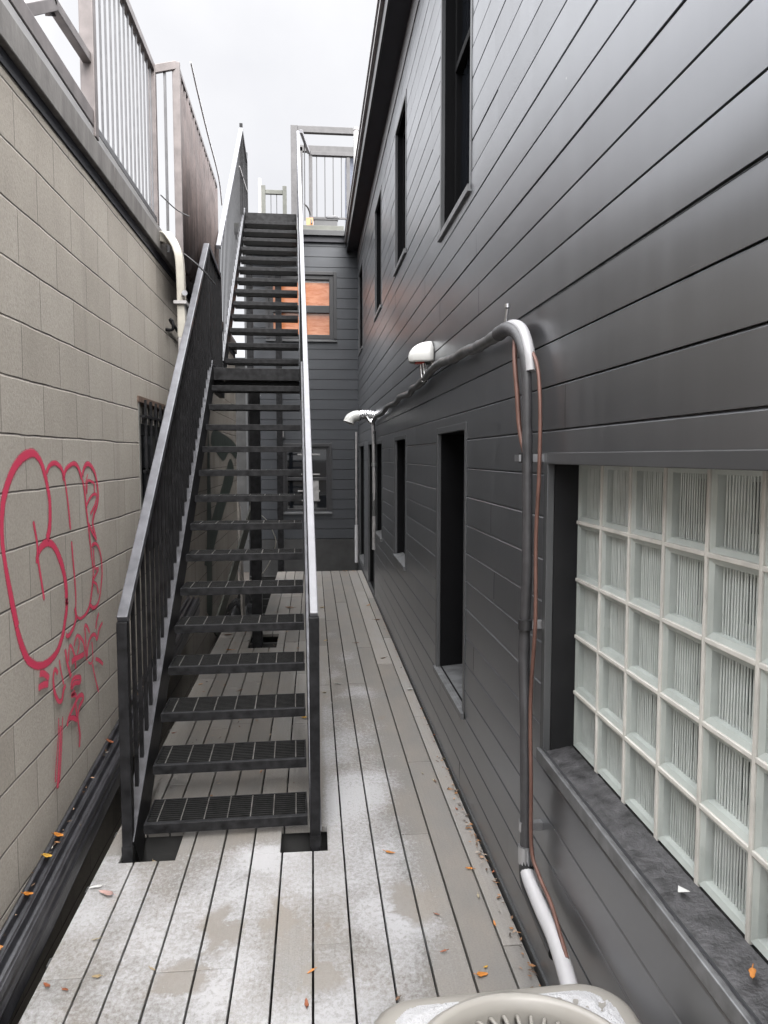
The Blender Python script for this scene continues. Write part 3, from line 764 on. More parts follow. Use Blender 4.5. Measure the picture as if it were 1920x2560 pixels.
ld=MB(); ld.box(XA+.03,XB-.03,LY,LY+.010,LZ-.10,LZ); ld.box(XA+.03,XB-.03,LY+.0105,F2+.24,LZ-.008,LZ-.001); ld.box(XA+.03,XB-.03,F2+.10,F2+.11,LZ-.1,LZ-.009)
ld.build('landing',M['flange'],ST,local=True,bevel=.002)
tp=MB(); tp.box(XA+.03,XB-.03,TOPY,TOPY+.01,TOPZ-.16,TOPZ); tp.box(XA+.03,XB-.03,TOPY+.0105,8.62,TOPZ-.012,TOPZ-.001)
for k in range(4): tp.box(XA+.03,XB-.03,TOPY+.2+k*.17,TOPY+.21+k*.17,TOPZ-.1,TOPZ-.013)
tp.build('top_platform',M['flange'],ST,local=True,bevel=.002)
def stringer(x,sgn):
    s=MB(); l=MB()
    def seg(p,q,top):
        p=Vector((x,p[0],p[1]));q=Vector((x,q[0],q[1])); d=(q-p).normalized(); n=Vector((0,-d.z,d.y))
        s.bar(p-n*.085,q-n*.085,.008,.20,up=n)
        for off,mm in ((.018,l),(-.189,s)): mm.bar(p+n*off+Vector((sgn*.02,0,0)),q+n*off+Vector((sgn*.02,0,0)),.048,.008,up=n)
    seg((F0-.12,Z0-.02),(LY+.02,LZ+.045),1)
    seg((LY+.02,LZ+.02),(F2-.02,LZ+.02),1)
    seg((F2-.05,LZ+.16),(TOPY+.02,TOPZ+.045),1)
    seg((TOPY+.02,TOPZ+.02),(8.62,TOPZ+.02),1)
    o=s.build('stringer',M['black_paint'],ST,local=True); l.build('top_flange',M['stringer_edge'],o,local=True,bevel=.002)
stringer(XA+.022,-1); stringer(XB-.018,1)
PW=.042
def post(x,y,z0,z1,m='black_paint'): MB().bar((x,y,z0),(x,y,z1),PW,PW,up=(0,1,0)).build('post',M[m],ST,local=True,bevel=.003)
for x in (XA,XB):
    post(x,0,-.33,.985); MB().box(x-.035,x+.035,-.035,.035,-.345,-.331).build('base_plate',M['black_paint'],ST,local=True)
    MB().box(x-.023,x+.023,-.023,.023,.0,.05).build('post_collar',M['flange'],ST,local=True)
def rail(x,mt,cap):
    P=[((0,.99),(7.55,6.10)),((7.55,6.10),(8.55,6.06))] if x==XB else [((0,.99),(3.20,3.35)),((3.20,3.35),(4.16,3.335)),((4.16,3.60),(7.55,6.10)),((7.55,6.10),(8.55,6.06))]
    for i,(p,q) in enumerate(P):
        mm=cap if i in (0,2) else ('rail_cap' if x==XA else cap)
        if x==XA and i==2: mm='rail_pale'
        MB().bar((x,p[0],p[1]),(x,q[0],q[1]),.044 if x==XA else .034,.040 if x==XA else .030).build('handrail',M[mm],ST,local=True,bevel=.004)
    if x==XA:
        post(x,4.16,LZ-.10,3.33); post(x,3.20,LZ-.10,3.36)
        post(x,7.55,TOPZ-.10,6.17); post(x,8.55,TOPZ-.1,6.18)
    else:
        post(x,4.16,LZ-.10,3.78); post(x,7.55,TOPZ-.10,6.08,'rail_cap')
rail(XA,'rail_cap','rail_cap'); rail(XB,'rail_pale','rail_pale')
def bal(x,p,q,step,single=True,w=.016):
    allm=MB(); n=max(1,int((q[0]-p[0])/step))
    for k in range(1,n+1):
        y=p[0]+(q[0]-p[0])*(k-.5)/n; t=(y-p[0])/(q[0]-p[0]); zt=p[1]+(q[1]-p[1])*t-.02; zb=p[2]+(q[2]-p[2])*t
        m=MB() if single else allm
        m.bar((x,y,zb),(x,y,zt),w,w,up=(0,1,0))
        if single: m.build('baluster',M['black_paint'],ST,local=True)
    if not single:
        o=allm.build('baluster',M['black_paint'],ST,local=True); o['kind']='stuff'
base1=lambda y: Z0-.02+(LZ+.065-Z0)*(y-F0+.12)/(LY+.02-F0+.12)
base2=lambda y: LZ+.16+(TOPZ+.045-LZ-.16)*(y-F2+.05)/(TOPY+.02-F2+.05)
bal(XA,(0.02,.99,base1(.02)),(3.2,3.375,base1(3.2)),.112)
bal(XA,(3.2,3.375,LZ+.02),(4.16,3.345,LZ+.02),.115)
bal(XA,(4.16,3.60,base2(4.16)),(7.55,6.10,base2(7.55)),.15,True,.009)
bal(XB,(0.02,1.0,base1(.02)),(3.2,3.15,base1(3.2)),.16,True)
bal(XB,(3.2,3.15,LZ+.02),(4.2,3.82,LZ+.02),.16,False)
bal(XB,(4.2,3.82,base2(4.2)),(7.55,6.10,base2(7.55)),.16,False)
# grey guard sheet beside the top platform and kick plates behind the left rail
bal(XA,(7.58,6.08,TOPZ+.02),(8.53,6.04,TOPZ+.02),.12,True,.009)
MB().bar((XA+.012,6.95,5.38),(XA+.012,8.5,5.60),.012,.02).build('guard_bar',M['galv'],ST,local=True)
# posts that carry the landing and the top platform
sp=MB()
MB().bar((XA/2-.03,3.42,-.40),(XA/2-.03,3.42,LZ-.10),.088,.088,up=(0,1,0)).build('support_post',M['black_paint'],ST,local=True,bevel=.004)
MB().box(XA/2-.10,XA/2+.04,3.35,3.49,-.42,-.401).build('base_plate',M['black_paint'],ST,local=True)
MB().box(XA+.03,XB-.03,3.37,3.47,LZ-.19,LZ-.101).build('landing_beam',M['black_paint'],ST,local=True)
for x in (XA+.06,XB-.3):
    MB().bar((x,7.95,-.55),(x,7.95,TOPZ-.17),.09,.09,up=(0,1,0)).build('support_post',M['black_paint'],ST,local=True)

# ------------------------------------------------------------------ above the left wall
def rod(m,p,q,r,n=8): m.tube([p,q],r,n)
pf=thing('picket_fence','tall pale steel picket fence standing on the block wall coping','fence',(XL,3.8,3.15))
y0,y1,zb,zt=3.80,5.20,3.19,4.20
for k in range(15):
    y=y0+.06+k*.098; MB().bar((XL,y,zb),(XL,y,zt-.03),.010,.010,up=(0,1,0)).build('picket',M['picket'],pf)
MB().bar((XL,3.0,zt),(XL,y1+.02,zt),.04,.05).build('top_rail',M['brown_steel'],pf,bevel=.003)
MB().bar((XL,y0,zb+.03),(XL,y1,zb+.03),.03,.03).build('bottom_rail',M['picket'],pf)
MB().bar((XL,y1,zb),(XL,y1,zt),.045,.045,up=(0,1,0)).build('post',M['brown_steel'],pf,bevel=.003)
for k in range(4): MB().bar((XL-.01,3.1+k*.16,4.0),(XL-.01,3.1+k*.16,zt-.03),.010,.010,up=(0,1,0)).build('picket',M['picket'],pf)
MB().bar((XL,y1,zt-.01),(-.895,y1+.09,4.27),.035,.05).build('return_rail',M['brown_steel'],pf,bevel=.003)
MB().bar((-.965,y1+.05,3.03),(-.965,y1+.05,4.23),.016,.016,up=(0,1,0)).build('picket',M['picket'],pf)

sf=thing('steel_truss','brown braced steel frame along the top of the block wall','frame',(XL,3.0,3.15))
MB().bar((XL,1.2,3.232),(XL,3.76,3.232),.05,.08).build('bottom_tube',M['brown_steel'],sf,bevel=.006)
MB().bar((XL,3.74,3.15),(XL,3.74,4.6),.065,.055,up=(0,1,0)).build('post',M['brown_steel'],sf,bevel=.004)
MB().bar((XL,3.25,3.475),(XL,3.73,3.505),.04,.045).build('brace',M['brown_steel'],sf,bevel=.003)
MB().bar((XL,2.90,3.25),(XL,3.25,3.475),.04,.045).build('brace',M['brown_steel'],sf,bevel=.003)
MB().bar((XL,3.25,3.475),(XL,2.6,4.0),.04,.045).build('brace',M['brown_steel'],sf,bevel=.003)
MB().bar((XL-.012,3.21,3.45),(XL-.012,3.30,3.50),.02,.08).build('gusset',M['brown_steel'],sf)

bs=thing('brown_screen','tall brown corrugated screen beyond the picket fence','screen',(-.83,5.3,3.0))
mb=MB(); n=150; vs=[];fs=[]
for i in range(n+1):
    y=5.30+2.2*i/n; x=-.90-.015*i/n+.014*math.sin(i*2*PI/7)+.010*noise.noise(Vector((i*.11,0,0)))
    tz=4.27-.03*(i/n)+.02*noise.noise(Vector((i*.07,3,0)))
    vs+= [(x,y,2.98),(x+.008*noise.noise(Vector((i*.2,9,0))),y,3.6),(x,y,tz)]
for i in range(n):
    for k in range(2): a=i*3+k; fs.append((a,a+3,a+4,a+1))
mb.add(vs,fs,True); sc=mb.build('sheet',M['brown_screen'],bs); s_=sc.modifiers.new('thick','SOLIDIFY'); s_.thickness=.006
MB().bar((-.895,5.285,2.98),(-.895,5.285,4.285),.05,.03,up=(0,1,0)).build('post',M['brown_steel'],bs,bevel=.003)
MB().bar((-.90,5.30,4.285),(-.916,7.49,4.255),.03,.03).build('top_rail',M['brown_steel'],bs)
wr=MB().tube(catmull([(-.80,5.30,4.30),(-.80,5.6,4.24),(-.815,6.2,4.21),(-.83,7.0,4.17),(-.85,7.4,4.05)],6),.006,6)
tag(wr.build('wire',M['white_mesh'],None),'thin pale wire running above the brown screen','wire')
wr=MB().tube(catmull([(-.97,5.05,3.34),(-.9,5.2,3.30),(-.82,5.25,3.27)],6),.004,6)
tag(wr.build('cable',M['bin'],None),'thin short dark cable looping in the gap between picket fence and brown screen','cable')
wr=MB().tube(catmull([(-1.0,5.35,3.10),(-.9,5.4,3.07),(-.78,5.45,2.98),(-.70,5.6,2.9)],6),.006,6)
tag(wr.build('cable',M['bin'],None),'thin dark cable draped from the coping down behind the stair handrail','cable')

ds=thing('downspout','cream rectangular downspout bending over the coping of the block wall','downspout',(-.98,6.2,2.5))
path=catmull([(-1.06,5.28,3.06),(-1.01,5.22,3.115),(-.945,5.16,3.10),(-.888,5.13,3.02),(-.866,5.12,2.90),(-.862,5.12,2.60),(-.862,5.12,2.44)],5)
mb=MB(); vs=[];fs=[]
for i,p in enumerate(path):
    d=(path[min(i+1,len(path)-1)]-path[max(i-1,0)]).normalized(); u=Vector((1,0,0)); u=(u-d*u.dot(d)).normalized(); v_=d.cross(u)
    for a,b in ((-1,-1),(1,-1),(1,1),(-1,1)): vs.append(p+u*(a*.026)+v_*(b*.035))
for i in range(len(path)-1):
    for k in range(4): a=i*4; fs.append((a+k,a+(k+1)%4,a+4+(k+1)%4,a+4+k))
mb.add(vs,fs); mb.build('spout',M['cream'],ds,bevel=.008)
MB().box(-.905,-.822,5.065,5.175,2.655,2.675).build('strap',M['galv'],ds)
MB().box(-.886,-.838,5.085,5.155,1.7,2.438).build('lower_spout',M['galv'],ds,bevel=.008)
MB().tube([(-.84,5.08,2.72),(-.83,5.05,2.72)],.018,12).build('bolt',M['clamp'],ds)
hk=MB(); hk.tube(catmull([(XL+.0,5.47,2.55),(XL+.05,5.46,2.55),(XL+.052,5.46,2.605),(XL+.03,5.50,2.615),(XL+.03,5.95,2.575),(XL+.03,6.05,2.57)],5),.011,8)
tag(hk.build('pipe_stub',M['black_paint'],None),'small bent black pipe stub on the block wall beside the downspout','pipe')
nb=thing('neighbour_shed','dark far shed wall seen through the gap past the block wall','shed',(-2.2,15,0))
MB().box(-4.2,-1.0,14.5,15.5,-.6,3.45).build('wall',M['concrete'],nb); MB().box(-4.3,-.95,14.4,15.6,3.45,3.52).build('roof',M['dark_trim'],nb)

# ------------------------------------------------------------------ roof deck
pg_=thing('pergola','grey timber pergola frame standing on the far roof','pergola',(-.25,12.3,5.1))
MB().box(-.315,-.205,12.25,12.36,5.10,6.90).build('post',M['pergola'],pg_,bevel=.004)
MB().box(-.204,.90,12.26,12.34,6.80,6.90).build('beam',M['pergola'],pg_,bevel=.004)
MB().box(-.195,-.135,13.0,13.06,5.10,6.87).build('post',M['pergola'],pg_,bevel=.004)
MB().box(-.20,.90,13.0,13.08,6.80,6.90).build('beam',M['pergola'],pg_,bevel=.004)
MB().box(-.30,-.21,12.361,13.0,6.80,6.90).build('beam',M['pergola'],pg_,bevel=.004)
MB().box(.60,.75,13.15,13.5,5.1,6.80).build('brick_pier',M['tile_blue'],pg_,bevel=.004)
rr=thing('roof_railing','grey balustrade with four thin bars behind the top of the stair','railing',(.3,11.75,5.1))
gy=11.74
MB().box(-.03,.025,gy-.028,gy+.028,5.10,6.28).build('post',M['pergola'],rr,bevel=.003)
MB().box(.545,.60,gy-.028,gy+.028,5.10,6.22).build('post',M['pergola'],rr,bevel=.003)
MB().box(-.004,.72,gy-.04,gy+.04,6.235,6.29).build('top_rail',M['pergola'],rr,bevel=.003)
MB().box(.026,.544,gy-.014,gy+.014,5.30,5.325).build('bottom_rail',M['pergola'],rr)
for k in range(4):
    x=.09+k*.126; MB().bar((x,gy,5.326),(x,gy,6.234),.014,.014,up=(0,1,0)).build('baluster',M['dark_trim'],rr)
MB().bar((-.03,gy-.03,6.27),(-.13,10.62,6.12),.04,.045).build('return_rail',M['rail_pale'],rr,bevel=.003)
MB().bar((-.09,11.2,5.1),(-.09,11.2,6.18),.016,.016,up=(0,1,0)).build('baluster',M['dark_trim'],rr)
r2=thing('roof_railing','low grey balustrade with two thin bars beyond the stair head, left of the pergola','railing',(-.63,13.5,5.1))
for x in (-.83,-.46): MB().box(x-.035,x+.035,13.46,13.54,5.1,6.38).build('post',M['olive'],r2,bevel=.003)
MB().box(-.915,-.866,13.47,13.53,5.1,6.5).build('post',M['galv'],r2)
MB().box(-.794,-.496,13.47,13.53,6.24,6.31).build('top_rail',M['olive'],r2,bevel=.003)
for x in (-.70,-.60): MB().bar((x,13.5,5.1),(x,13.5,6.24),.013,.013,up=(0,1,0)).build('baluster',M['dark_trim'],r2)
ob=MB().box(-.075,.03,11.62,11.72,5.163,5.275); tag(ob.build('wooden_block',M['orange_box'],None,bevel=.004),'orange wooden block on the roof edge beside the stair rail','block')
pb=thing('crate','low charcoal plastic crate on the roof edge','crate',(.2,11.75,5.163))
MB().box(.045,.40,11.63,11.70,5.163,5.25).build('tub',M['bin'],pb,bevel=.006); MB().box(.035,.41,11.62,11.71,5.251,5.262).build('lid_rim',M['bin'],pb,bevel=.003)
bu=MB(); vs=[];fs=[]
nu,nv=18,10
for j in range(nv+1):
    for i in range(nu):
        t=2*PI*i/nu; ph=-PI/2+PI*j/nv; d=Vector((math.cos(ph)*math.cos(t),math.cos(ph)*math.sin(t),math.sin(ph)))
        r=1+.35*noise.noise(d*2.3+Vector((4,1,0)))
        vs.append((.33+.105*d.x*r,11.67+.04*d.y*r,5.296+.036*d.z*r))
for j in range(nv):
    for i in range(nu): a=j*nu; fs.append((a+i,a+(i+1)%nu,a+nu+(i+1)%nu,a+nu+i))
bu.add(vs,fs,True); tag(bu.build('cloth_bundle',M['bundle'],None),'crumpled grey bundle lying on the charcoal crate','bundle')
hs_=MB().tube(catmull([(-.10,11.45,5.42),(-.05,11.55,5.40),(-.01,11.64,5.32),(.01,11.60,5.18)],6),.012,8)
tag(hs_.build('hose',M['bin'],None),'black hose hooked over the roof edge above the orange block','hose')
for (x,y,z0,z1,lab) in ((.56,6.2,4.9,5.62,'taller grey vent pipe rising above the eave'),(.55,9.3,4.95,5.62,'shorter grey vent pipe on the eave nearer the rear building')):
    v=thing('roof_vent_pipe',lab,'vent pipe',(x,y,z0)); MB().tube([(x,y,z0),(x,y,z1)],.03,14).build('pipe',M['galv'],v); MB().tube([(x,y,z1-.02),(x,y,z1+.012)],.036,14).build('cap',M['galv'],v)

# ------------------------------------------------------------------ services on the clad wall
XP=XR-.052
ls=thing('insulated_line','black foam-wrapped refrigerant line looping along the clad wall','pipe',(XP,2.3,.3))
low=[(XP,2.185,.36),(XP,2.195,.55),(XP,2.215,.80),(XP,2.245,1.04),(XP,2.225,1.30),(XP,2.235,1.55),(XP,2.245,1.72),(XP,2.255,1.86),(XP,2.285,1.965),(XP,2.36,2.04),(XP-.004,2.47,2.077),(XP-.002,2.60,2.082)]
lowc=[p+Vector((0,.004*noise.noise(Vector((p.z*9,1,0))),0)) for p in catmull(low,7)]
MB().tube(lowc,[.0205-.0045*min(1,i/30)+(.009*max(0,(i-52)/22) if i>52 else 0) +.0012*noise.noise(Vector((i*.45,5,0))) for i in range(len(lowc))],16).build('foam_sleeve',M['foam'],ls)
P=[(XP,2.60,2.082),(XP,2.82,2.084),(XP,3.03,2.090),(XP+.008,3.22,2.108),(XP,3.42,2.104),(XP,3.62,2.118),(XP+.01,3.86,2.138),(XP,4.10,2.128),(XP+.012,4.38,2.118),(XP,4.66,2.092),(XP,4.9,2.098),(XP+.01,5.15,2.083),(XP,5.6,2.098),(XP+.012,6.04,2.082),(XP,6.55,2.090),(XP+.01,7.1,2.066),(XP,7.7,2.062),(XP+.015,8.28,2.04)]
hp=MB().tube(catmull(P,6),[.0215+.006*noise.noise(Vector((i*.5,2,0))) for i in range(len(P)*6-5)],14); tag(hp.build('foam_sleeve',M['foam_pale'],ls),'wavy greyer run of foam under the vents')
MB().tube(catmull([(XP+.022,q[1]+.015,q[2]+.021) for q in P[2:16]],5),.010,8).build('cable',M['tape'],ls)
top=catmull([(XP+.001,2.62,2.083),(XP-.003,2.47,2.078),(XP+.0,2.36,2.043),(XP+.0,2.285,1.968),(XP,2.262,1.90)],7)
wt=MB().tube([p+Vector((.011,-.0115,.0115)) for p in top],.0165,16); tag(wt.build('white_tube',M['white_pvc'],ls),'white glare strip set into the foam elbow')  # white tube added as the glare on the foam elbow
MB().tube(catmull([(XP+.012,2.30,2.00),(XP+.020,2.22,1.93),(XP+.018,2.175,1.80),(XP+.012,2.155,1.6),(XP+.010,2.170,1.4),(XP+.006,2.150,1.15),(XP+.004,2.180,.9),(XP,2.150,.65),(XP,2.135,.45),(XP+.01,2.09,.39),(XP+.012,1.98,.368),(XP+.0,1.86,.352),(XP-.01,1.78,.345)],8),.006,10).build('copper_tube',M['copper'],ls)
MB().tube(catmull([(XP-.0,2.40,2.04),(XP-.01,2.36,1.95),(XP-.008,2.335,1.85),(XP-.006,2.31,1.74),(XP,2.27,1.66)],6),.008,8).build('copper_tube',M['copper'],ls)
for z,m in ((1.645,'tape'),(1.125,'tape'),(.49,'clamp')):
    yc=2.19+.05*(z-.3)/1.3+ (.012 if z>1 else 0)
    o=MB().tube([(XP,yc,z-.016),(XP,yc,z+.016)],.0225,16).build('clamp',M[m],ls); MB().box(XP+.0,XR,yc-.012,yc+.012,z-.012,z+.012).build('bracket',M['clamp'],o)
MB().box(XP-.040,XP-.034,2.19,2.24,1.635,1.655).build('clamp',M['clamp'],ls)
MB().tube([(XP-.0,2.52,2.10),(XP-.0,2.50,2.15)],.006,8).tube([(XP+.0,2.50,2.152),(XP,2.50,2.165)],.010,8).build('hanger',M['clamp'],ls)
MB().tube(catmull([(XP,2.185,.40),(XP-.002,2.175,.35),(XP-.004,2.13,.318),(XP-.006,2.0,.305),(XP-.01,1.86,.305)],8),[.024]*33,14).build('foam_sleeve',M['tape'],ls)
wl=MB().tube(catmull([(XP-.002,2.172,.352),(XP-.002,2.12,.338),(XP-.004,2.0,.328),(XP-.010,1.86,.328),(XP-.04,1.64,.325),(XP-.09,1.42,.32)],8),.0225,14); tag(wl.build('white_tube',M['white_pvc'],ls),'white wrapped tail of the line')
MB().tube([(XP,2.185,.375),(XP,2.187,.43)],.026,16).build('coupling',M['clamp'],ls)

def vent(y,z,label,foil=False):
    v=thing('vent_hood',label,'vent hood',(XR,y,z),0,'dryer vents on the clad wall')
    vs=[];fs=[];nt,np_=12,16
    for i in range(nt+1):
        th=math.radians(4+104*i/nt)
        for j in range(np_+1):
            ph=-PI/2+PI*j/np_
            vs.append((XR-.004-.135*math.sin(th)*math.cos(ph),y+.082*math.sin(th)*math.sin(ph),z+.095*math.cos(th)))
    for i in range(nt):
        for j in range(np_): a=i*(np_+1)+j; fs.append((a,a+1,a+np_+2,a+np_+1))
    h=MB().add(vs,fs,True).build('hood',M['white_plastic'],v); s=h.modifiers.new('t','SOLIDIFY'); s.thickness=.004; s.offset=1
    MB().box(XR-.012,XR-.001,y-.070,y+.070,z-.055,z+.060).build('back_plate',M['white_plastic'],v,bevel=.004)
    if not foil:
        MB().box(XR-.10,XR-.05,y-.03,y+.03,z-.035,z-.022).build('flap',M['rust_red'],v)
        tb=MB()
        for k,(dx,dy) in enumerate(((-.055,-.02),(-.035,.02),(-.065,.025))): tb.tube(catmull([(XR+dx,y+dy,z-.03),(XR+dx+.005,y+dy+.005,z-.08),(XR+dx+.012,y+dy-.005,z-.14)],4),.008,8)
        tb.build('duct_tube',M['foil'],v)
        MB().tube(catmull([(XR-.05,y+.0,z-.03),(XR-.045,y+.01,z-.085),(XR-.045,y-.005,z-.13)],4),.0075,8).build('cable',M['rust_red'],v)
    return v
vent(4.42,2.235,'white vent hood with red flap above the foam line')
v=thing('vent_elbow','white duct elbow on a crumpled foil duct near the far end of the clad wall','vent',(XR,8.45,2.1))
path=catmull([(XR-.002,8.47,2.115),(XR-.07,8.47,2.125),(XR-.14,8.46,2.125),(XR-.20,8.45,2.105)],7)
MB().tube(path,[.052+.006*math.sin(i*2.4) for i in range(len(path))],16).build('foil_duct',M['foil'],v)
path=catmull([(XR-.185,8.45,2.112),(XR-.235,8.45,2.105),(XR-.285,8.445,2.075),(XR-.305,8.44,2.03)],7)
e_=MB().tube(path,[.058,.060]+[.060]*(len(path)-4)+[.062,.064],18,False).build('elbow',M['white_plastic'],v); s_=e_.modifiers.new('t','SOLIDIFY'); s_.thickness=.003
MB().tube(catmull([(XR-.10,8.44,2.10),(XR-.06,8.42,2.04),(XR-.04,8.36,2.03),(XR-.05,8.30,2.05)],6),.022,12).build('branch',M['foil'],v)
cd=thing('conduit','pale vertical conduit dropping from the foil duct','conduit',(XR-.03,8.28,.9))
MB().tube(catmull([(XR-.04,8.30,2.05),(XR-.035,8.28,1.9),(XR-.03,8.28,1.4),(XR-.032,8.29,.60)],6),.021,12).build('pipe',M['galv'],cd)
tag(MB().tube([(XR-.03,8.28,1.93),(XR-.03,8.285,.98)],.0225,12).build('sleeve',M['foam_pale'],cd),'paler upper sleeve')
MB().tube([(XR-.03,8.28,1.54),(XR-.03,8.28,1.58)],.027,12).build('coupling',M['clamp'],cd)
c2=thing('conduit','pale corner pipe where the clad wall meets the rear building','conduit',(XR-.05,11.2,0))
MB().tube([(XR-.05,11.30,2.02),(XR-.05,11.32,.60)],.016,12).build('pipe',M['galv'],c2)
MB().tube([(XR-.05,11.30,.02),(XR-.05,11.32,.599)],.028,12).build('lower_pipe',M['white_pvc'],c2)

# ------------------------------------------------------------------ air conditioner
ac=thing('air_conditioner','beige outdoor condenser unit with snow on its lid, at the foot of the clad wall','air conditioner',(.385,1.200,.028),math.radians(2.0))
def rrect(h,r,z,n=10):
    out=[]
    for cx,cy,a0 in ((h-r,h-r,0),(-(h-r),h-r,PI/2),(-(h-r),-(h-r),PI),(h-r,-(h-r),1.5*PI)):
        for k in range(n): a=a0+PI/2*k/(n-1); out.append((cx+r*math.cos(a),cy+r*math.sin(a),z))
    res=[]
    for i,p in enumerate(out):
        res.append(p); q=out[(i+1)%len(out)]
        if math.hypot(p[0]-q[0],p[1]-q[1])>.08:
            res+=[(p[0]+(q[0]-p[0])*t/8,p[1]+(q[1]-p[1])*t/8,z) for t in range(1,8)]
    return res
HW=.278
def loft(rings,close=False):
    m=MB(); n=len(rings[0]); vs=[p for r in rings for p in r]
    fs=[(i*n+k,i*n+(k+1)%n,(i+1)*n+(k+1)%n,(i+1)*n+k) for i in range(len(rings)-1) for k in range(n)]
    m.add(vs,fs,True); return m
nn=68
def circ(r,z):
    base=rrect(HW,.10,0); return [(r*math.cos(math.atan2(p[1],p[0])),r*math.sin(math.atan2(p[1],p[0])),z) for p in base]
cab=loft([rrect(HW-.018,.09,.02),rrect(HW-.018,.09,.43)]); cab.build('cabinet',M['beige'],ac,local=True)
lv=MB()
for k in range(14):
    lv.add([p for p in rrect(HW-.010,.09,.05+k*.026)]+[p for p in rrect(HW-.018,.09,.066+k*.026)],[(i,(i+1)%nn,nn+(i+1)%nn,nn+i) for i in range(nn)],True)
lv.build('louvre',M['vane'],ac,local=True)
lid=loft([rrect(HW-.02,.09,.425),rrect(HW,.10,.428),rrect(HW,.10,.462),rrect(HW-.006,.098,.480),rrect(HW-.022,.09,.493),rrect(HW-.045,.08,.498),circ(.236,.499),circ(.230,.510),circ(.220,.515),circ(.210,.508),circ(.205,.485),circ(.20,.44)])
lid.build('top_cover',M['beige'],ac,local=True)
MB().add([(p[0],p[1],.385) for p in circ(.205,0)],[tuple(range(nn))]).build('fan_well',M['pitch'],ac,local=True)
fg=MB()
for k in range(44):
    a=2*PI*k/44; ca,sa=math.cos(a),math.sin(a)
    pts=[(.206*ca,.206*sa,.452),(.199*ca,.199*sa,.478),(.178*ca,.178*sa,.490),(.12*ca,.12*sa,.490),(.06*math.cos(a+.25),.06*math.sin(a+.25),.484)]
    fg.tube(catmull(pts,3),.0042,6)
for r,z in ((.12,.490),(.062,.485)):
    fg.tube([(r*math.cos(2*PI*i/40),r*math.sin(2*PI*i/40),z) for i in range(41)],.004,6,False)
fg.tube([(0,0,.478),(0,0,.492)],.06,24)
fg.build('fan_guard',M['beige'],ac,local=True)
sn=MB(); G=150; vs=[];fs=[];idx={}
def snowh(x,y):
    n=noise.fractal(Vector((x*26,y*26,5)),.9,2.2,5)+.46+.25*noise.noise(Vector((x*6,y*6,2)))+1.1*noise.noise(Vector((x*62,y*62,8)))
    e=HW-.046-max(abs(x),abs(y)); r=math.hypot(x,y)-.240
    cr=math.hypot(max(abs(x)-(HW-.12),0),max(abs(y)-(HW-.12),0)); e=min(e,.072-cr)
    return min(n*.016,.25*max(-1,e),.3*max(-1,r))
for j in range(G+1):
    for i in range(G+1):
        x=-HW+2*HW*i/G; y=-HW+2*HW*j/G; vs.append((x,y,.4985+max(-.004,min(.010,snowh(x,y)))))
for j in range(G):
    for i in range(G):
        q=[j*(G+1)+i,j*(G+1)+i+1,(j+1)*(G+1)+i+1,(j+1)*(G+1)+i]
        if max(vs[k][2] for k in q)>.4990: fs.append(tuple(q))
sn.add(vs,fs,True); sn.build('snow',M['snow'],ac,local=True)

# ------------------------------------------------------------------ things lying about
gt=thing('gutter_length','length of black ribbed gutter leaning along the foot of the block wall','gutter',(-.97,2.6,0))
prof=[(-.055,-.12),(-.058,-.03),(-.055,.004),(-.042,.020),(-.030,.016),(-.026,-.006),(-.012,-.012),(-.004,.010),(.006,.012),(.012,-.010),(.026,-.014),(.032,.002),(.044,.002),(.050,-.016),(.046,-.04),(.054,-.055),(.046,-.075),(.052,-.12),(.040,-.15),(-.045,-.15)]
m=MB(); vs=[];fs=[]; ny=60; y0,y1=1.55,6.0
for j in range(ny+1):
    y=y0+(y1-y0)*j/ny; t=(y-2.3)
    z=.118+.108*t+.004*noise.noise(Vector((y*3,0,0))); x=-.958-.002*t+.003*noise.noise(Vector((y*2.2,4,0)))
    for k,(a,b) in enumerate(prof):
        vs.append((x+a+.002*noise.noise(Vector((y*6,k,0))),y,z+b))
n=len(prof)
for j in range(ny):
    for k in range(n): fs.append((j*n+k,j*n+(k+1)%n,(j+1)*n+(k+1)%n,(j+1)*n+k))
m.add(vs,fs,False); m.add(vs[:n],[tuple(range(n))]); m.build('channel',M['gutter'],gt,bevel=.003)
# heap of black plastic in the pit behind the landing post
hp_=MB(); vs=[];fs=[]; nx,ny=34,40
for j in range(ny+1):
    for i in range(nx+1):
        u,v=i/nx,j/ny; x=-1.02+.56*u; y=7.15+2.2*v
        h=math.sin(PI*min(1,u*.9+.08))**.6*math.sin(PI*min(1,v*.93+.05))**.5
        q=Vector((x*4.2,y*2.4,0)); z=-.55+.95*h*(.75-.25*u)+.30*h*(abs(noise.noise(q))*1.5-.3)+.06*h*noise.noise(q*4)
        vs.append((x,y,z))
for j in range(ny):
    for i in range(nx): a=j*(nx+1)+i; fs.append((a,a+1,a+nx+2,a+nx+1))
hp_.add(vs,fs,False); tag(hp_.build('tarpaulin',M['tarp'],None),'crumpled heap of black plastic sheeting in the pit under the stair','tarpaulin')
for (p,q,w,lab) in (((-.98,7.35,-.1),(-.62,8.6,1.30),.13,'grey-green plank leaning behind the stair'),((-.72,7.6,-.1),(-.93,9.4,1.05),.10,'narrow dark plank leaning behind the stair')):
    pl=MB().bar(p,q,w,.022,up=(1,0,.3)); tag(pl.build('plank',M['olive'] if w>.12 else M['timber'],None,bevel=.003),lab,'plank')
wi=MB().tube(catmull([(-.70,8.2,1.22),(-.66,8.2,1.10),(-.50,8.1,.95),(-.44,8.0,.86),(-.40,7.9,.72),(-.47,7.8,.52),(-.55,7.7,.42),(-.70,7.6,.36)],8),.006,6)
tag(wi.build('wire',M['cream'],None),'bent pale wire sticking out of the plastic heap','wire')

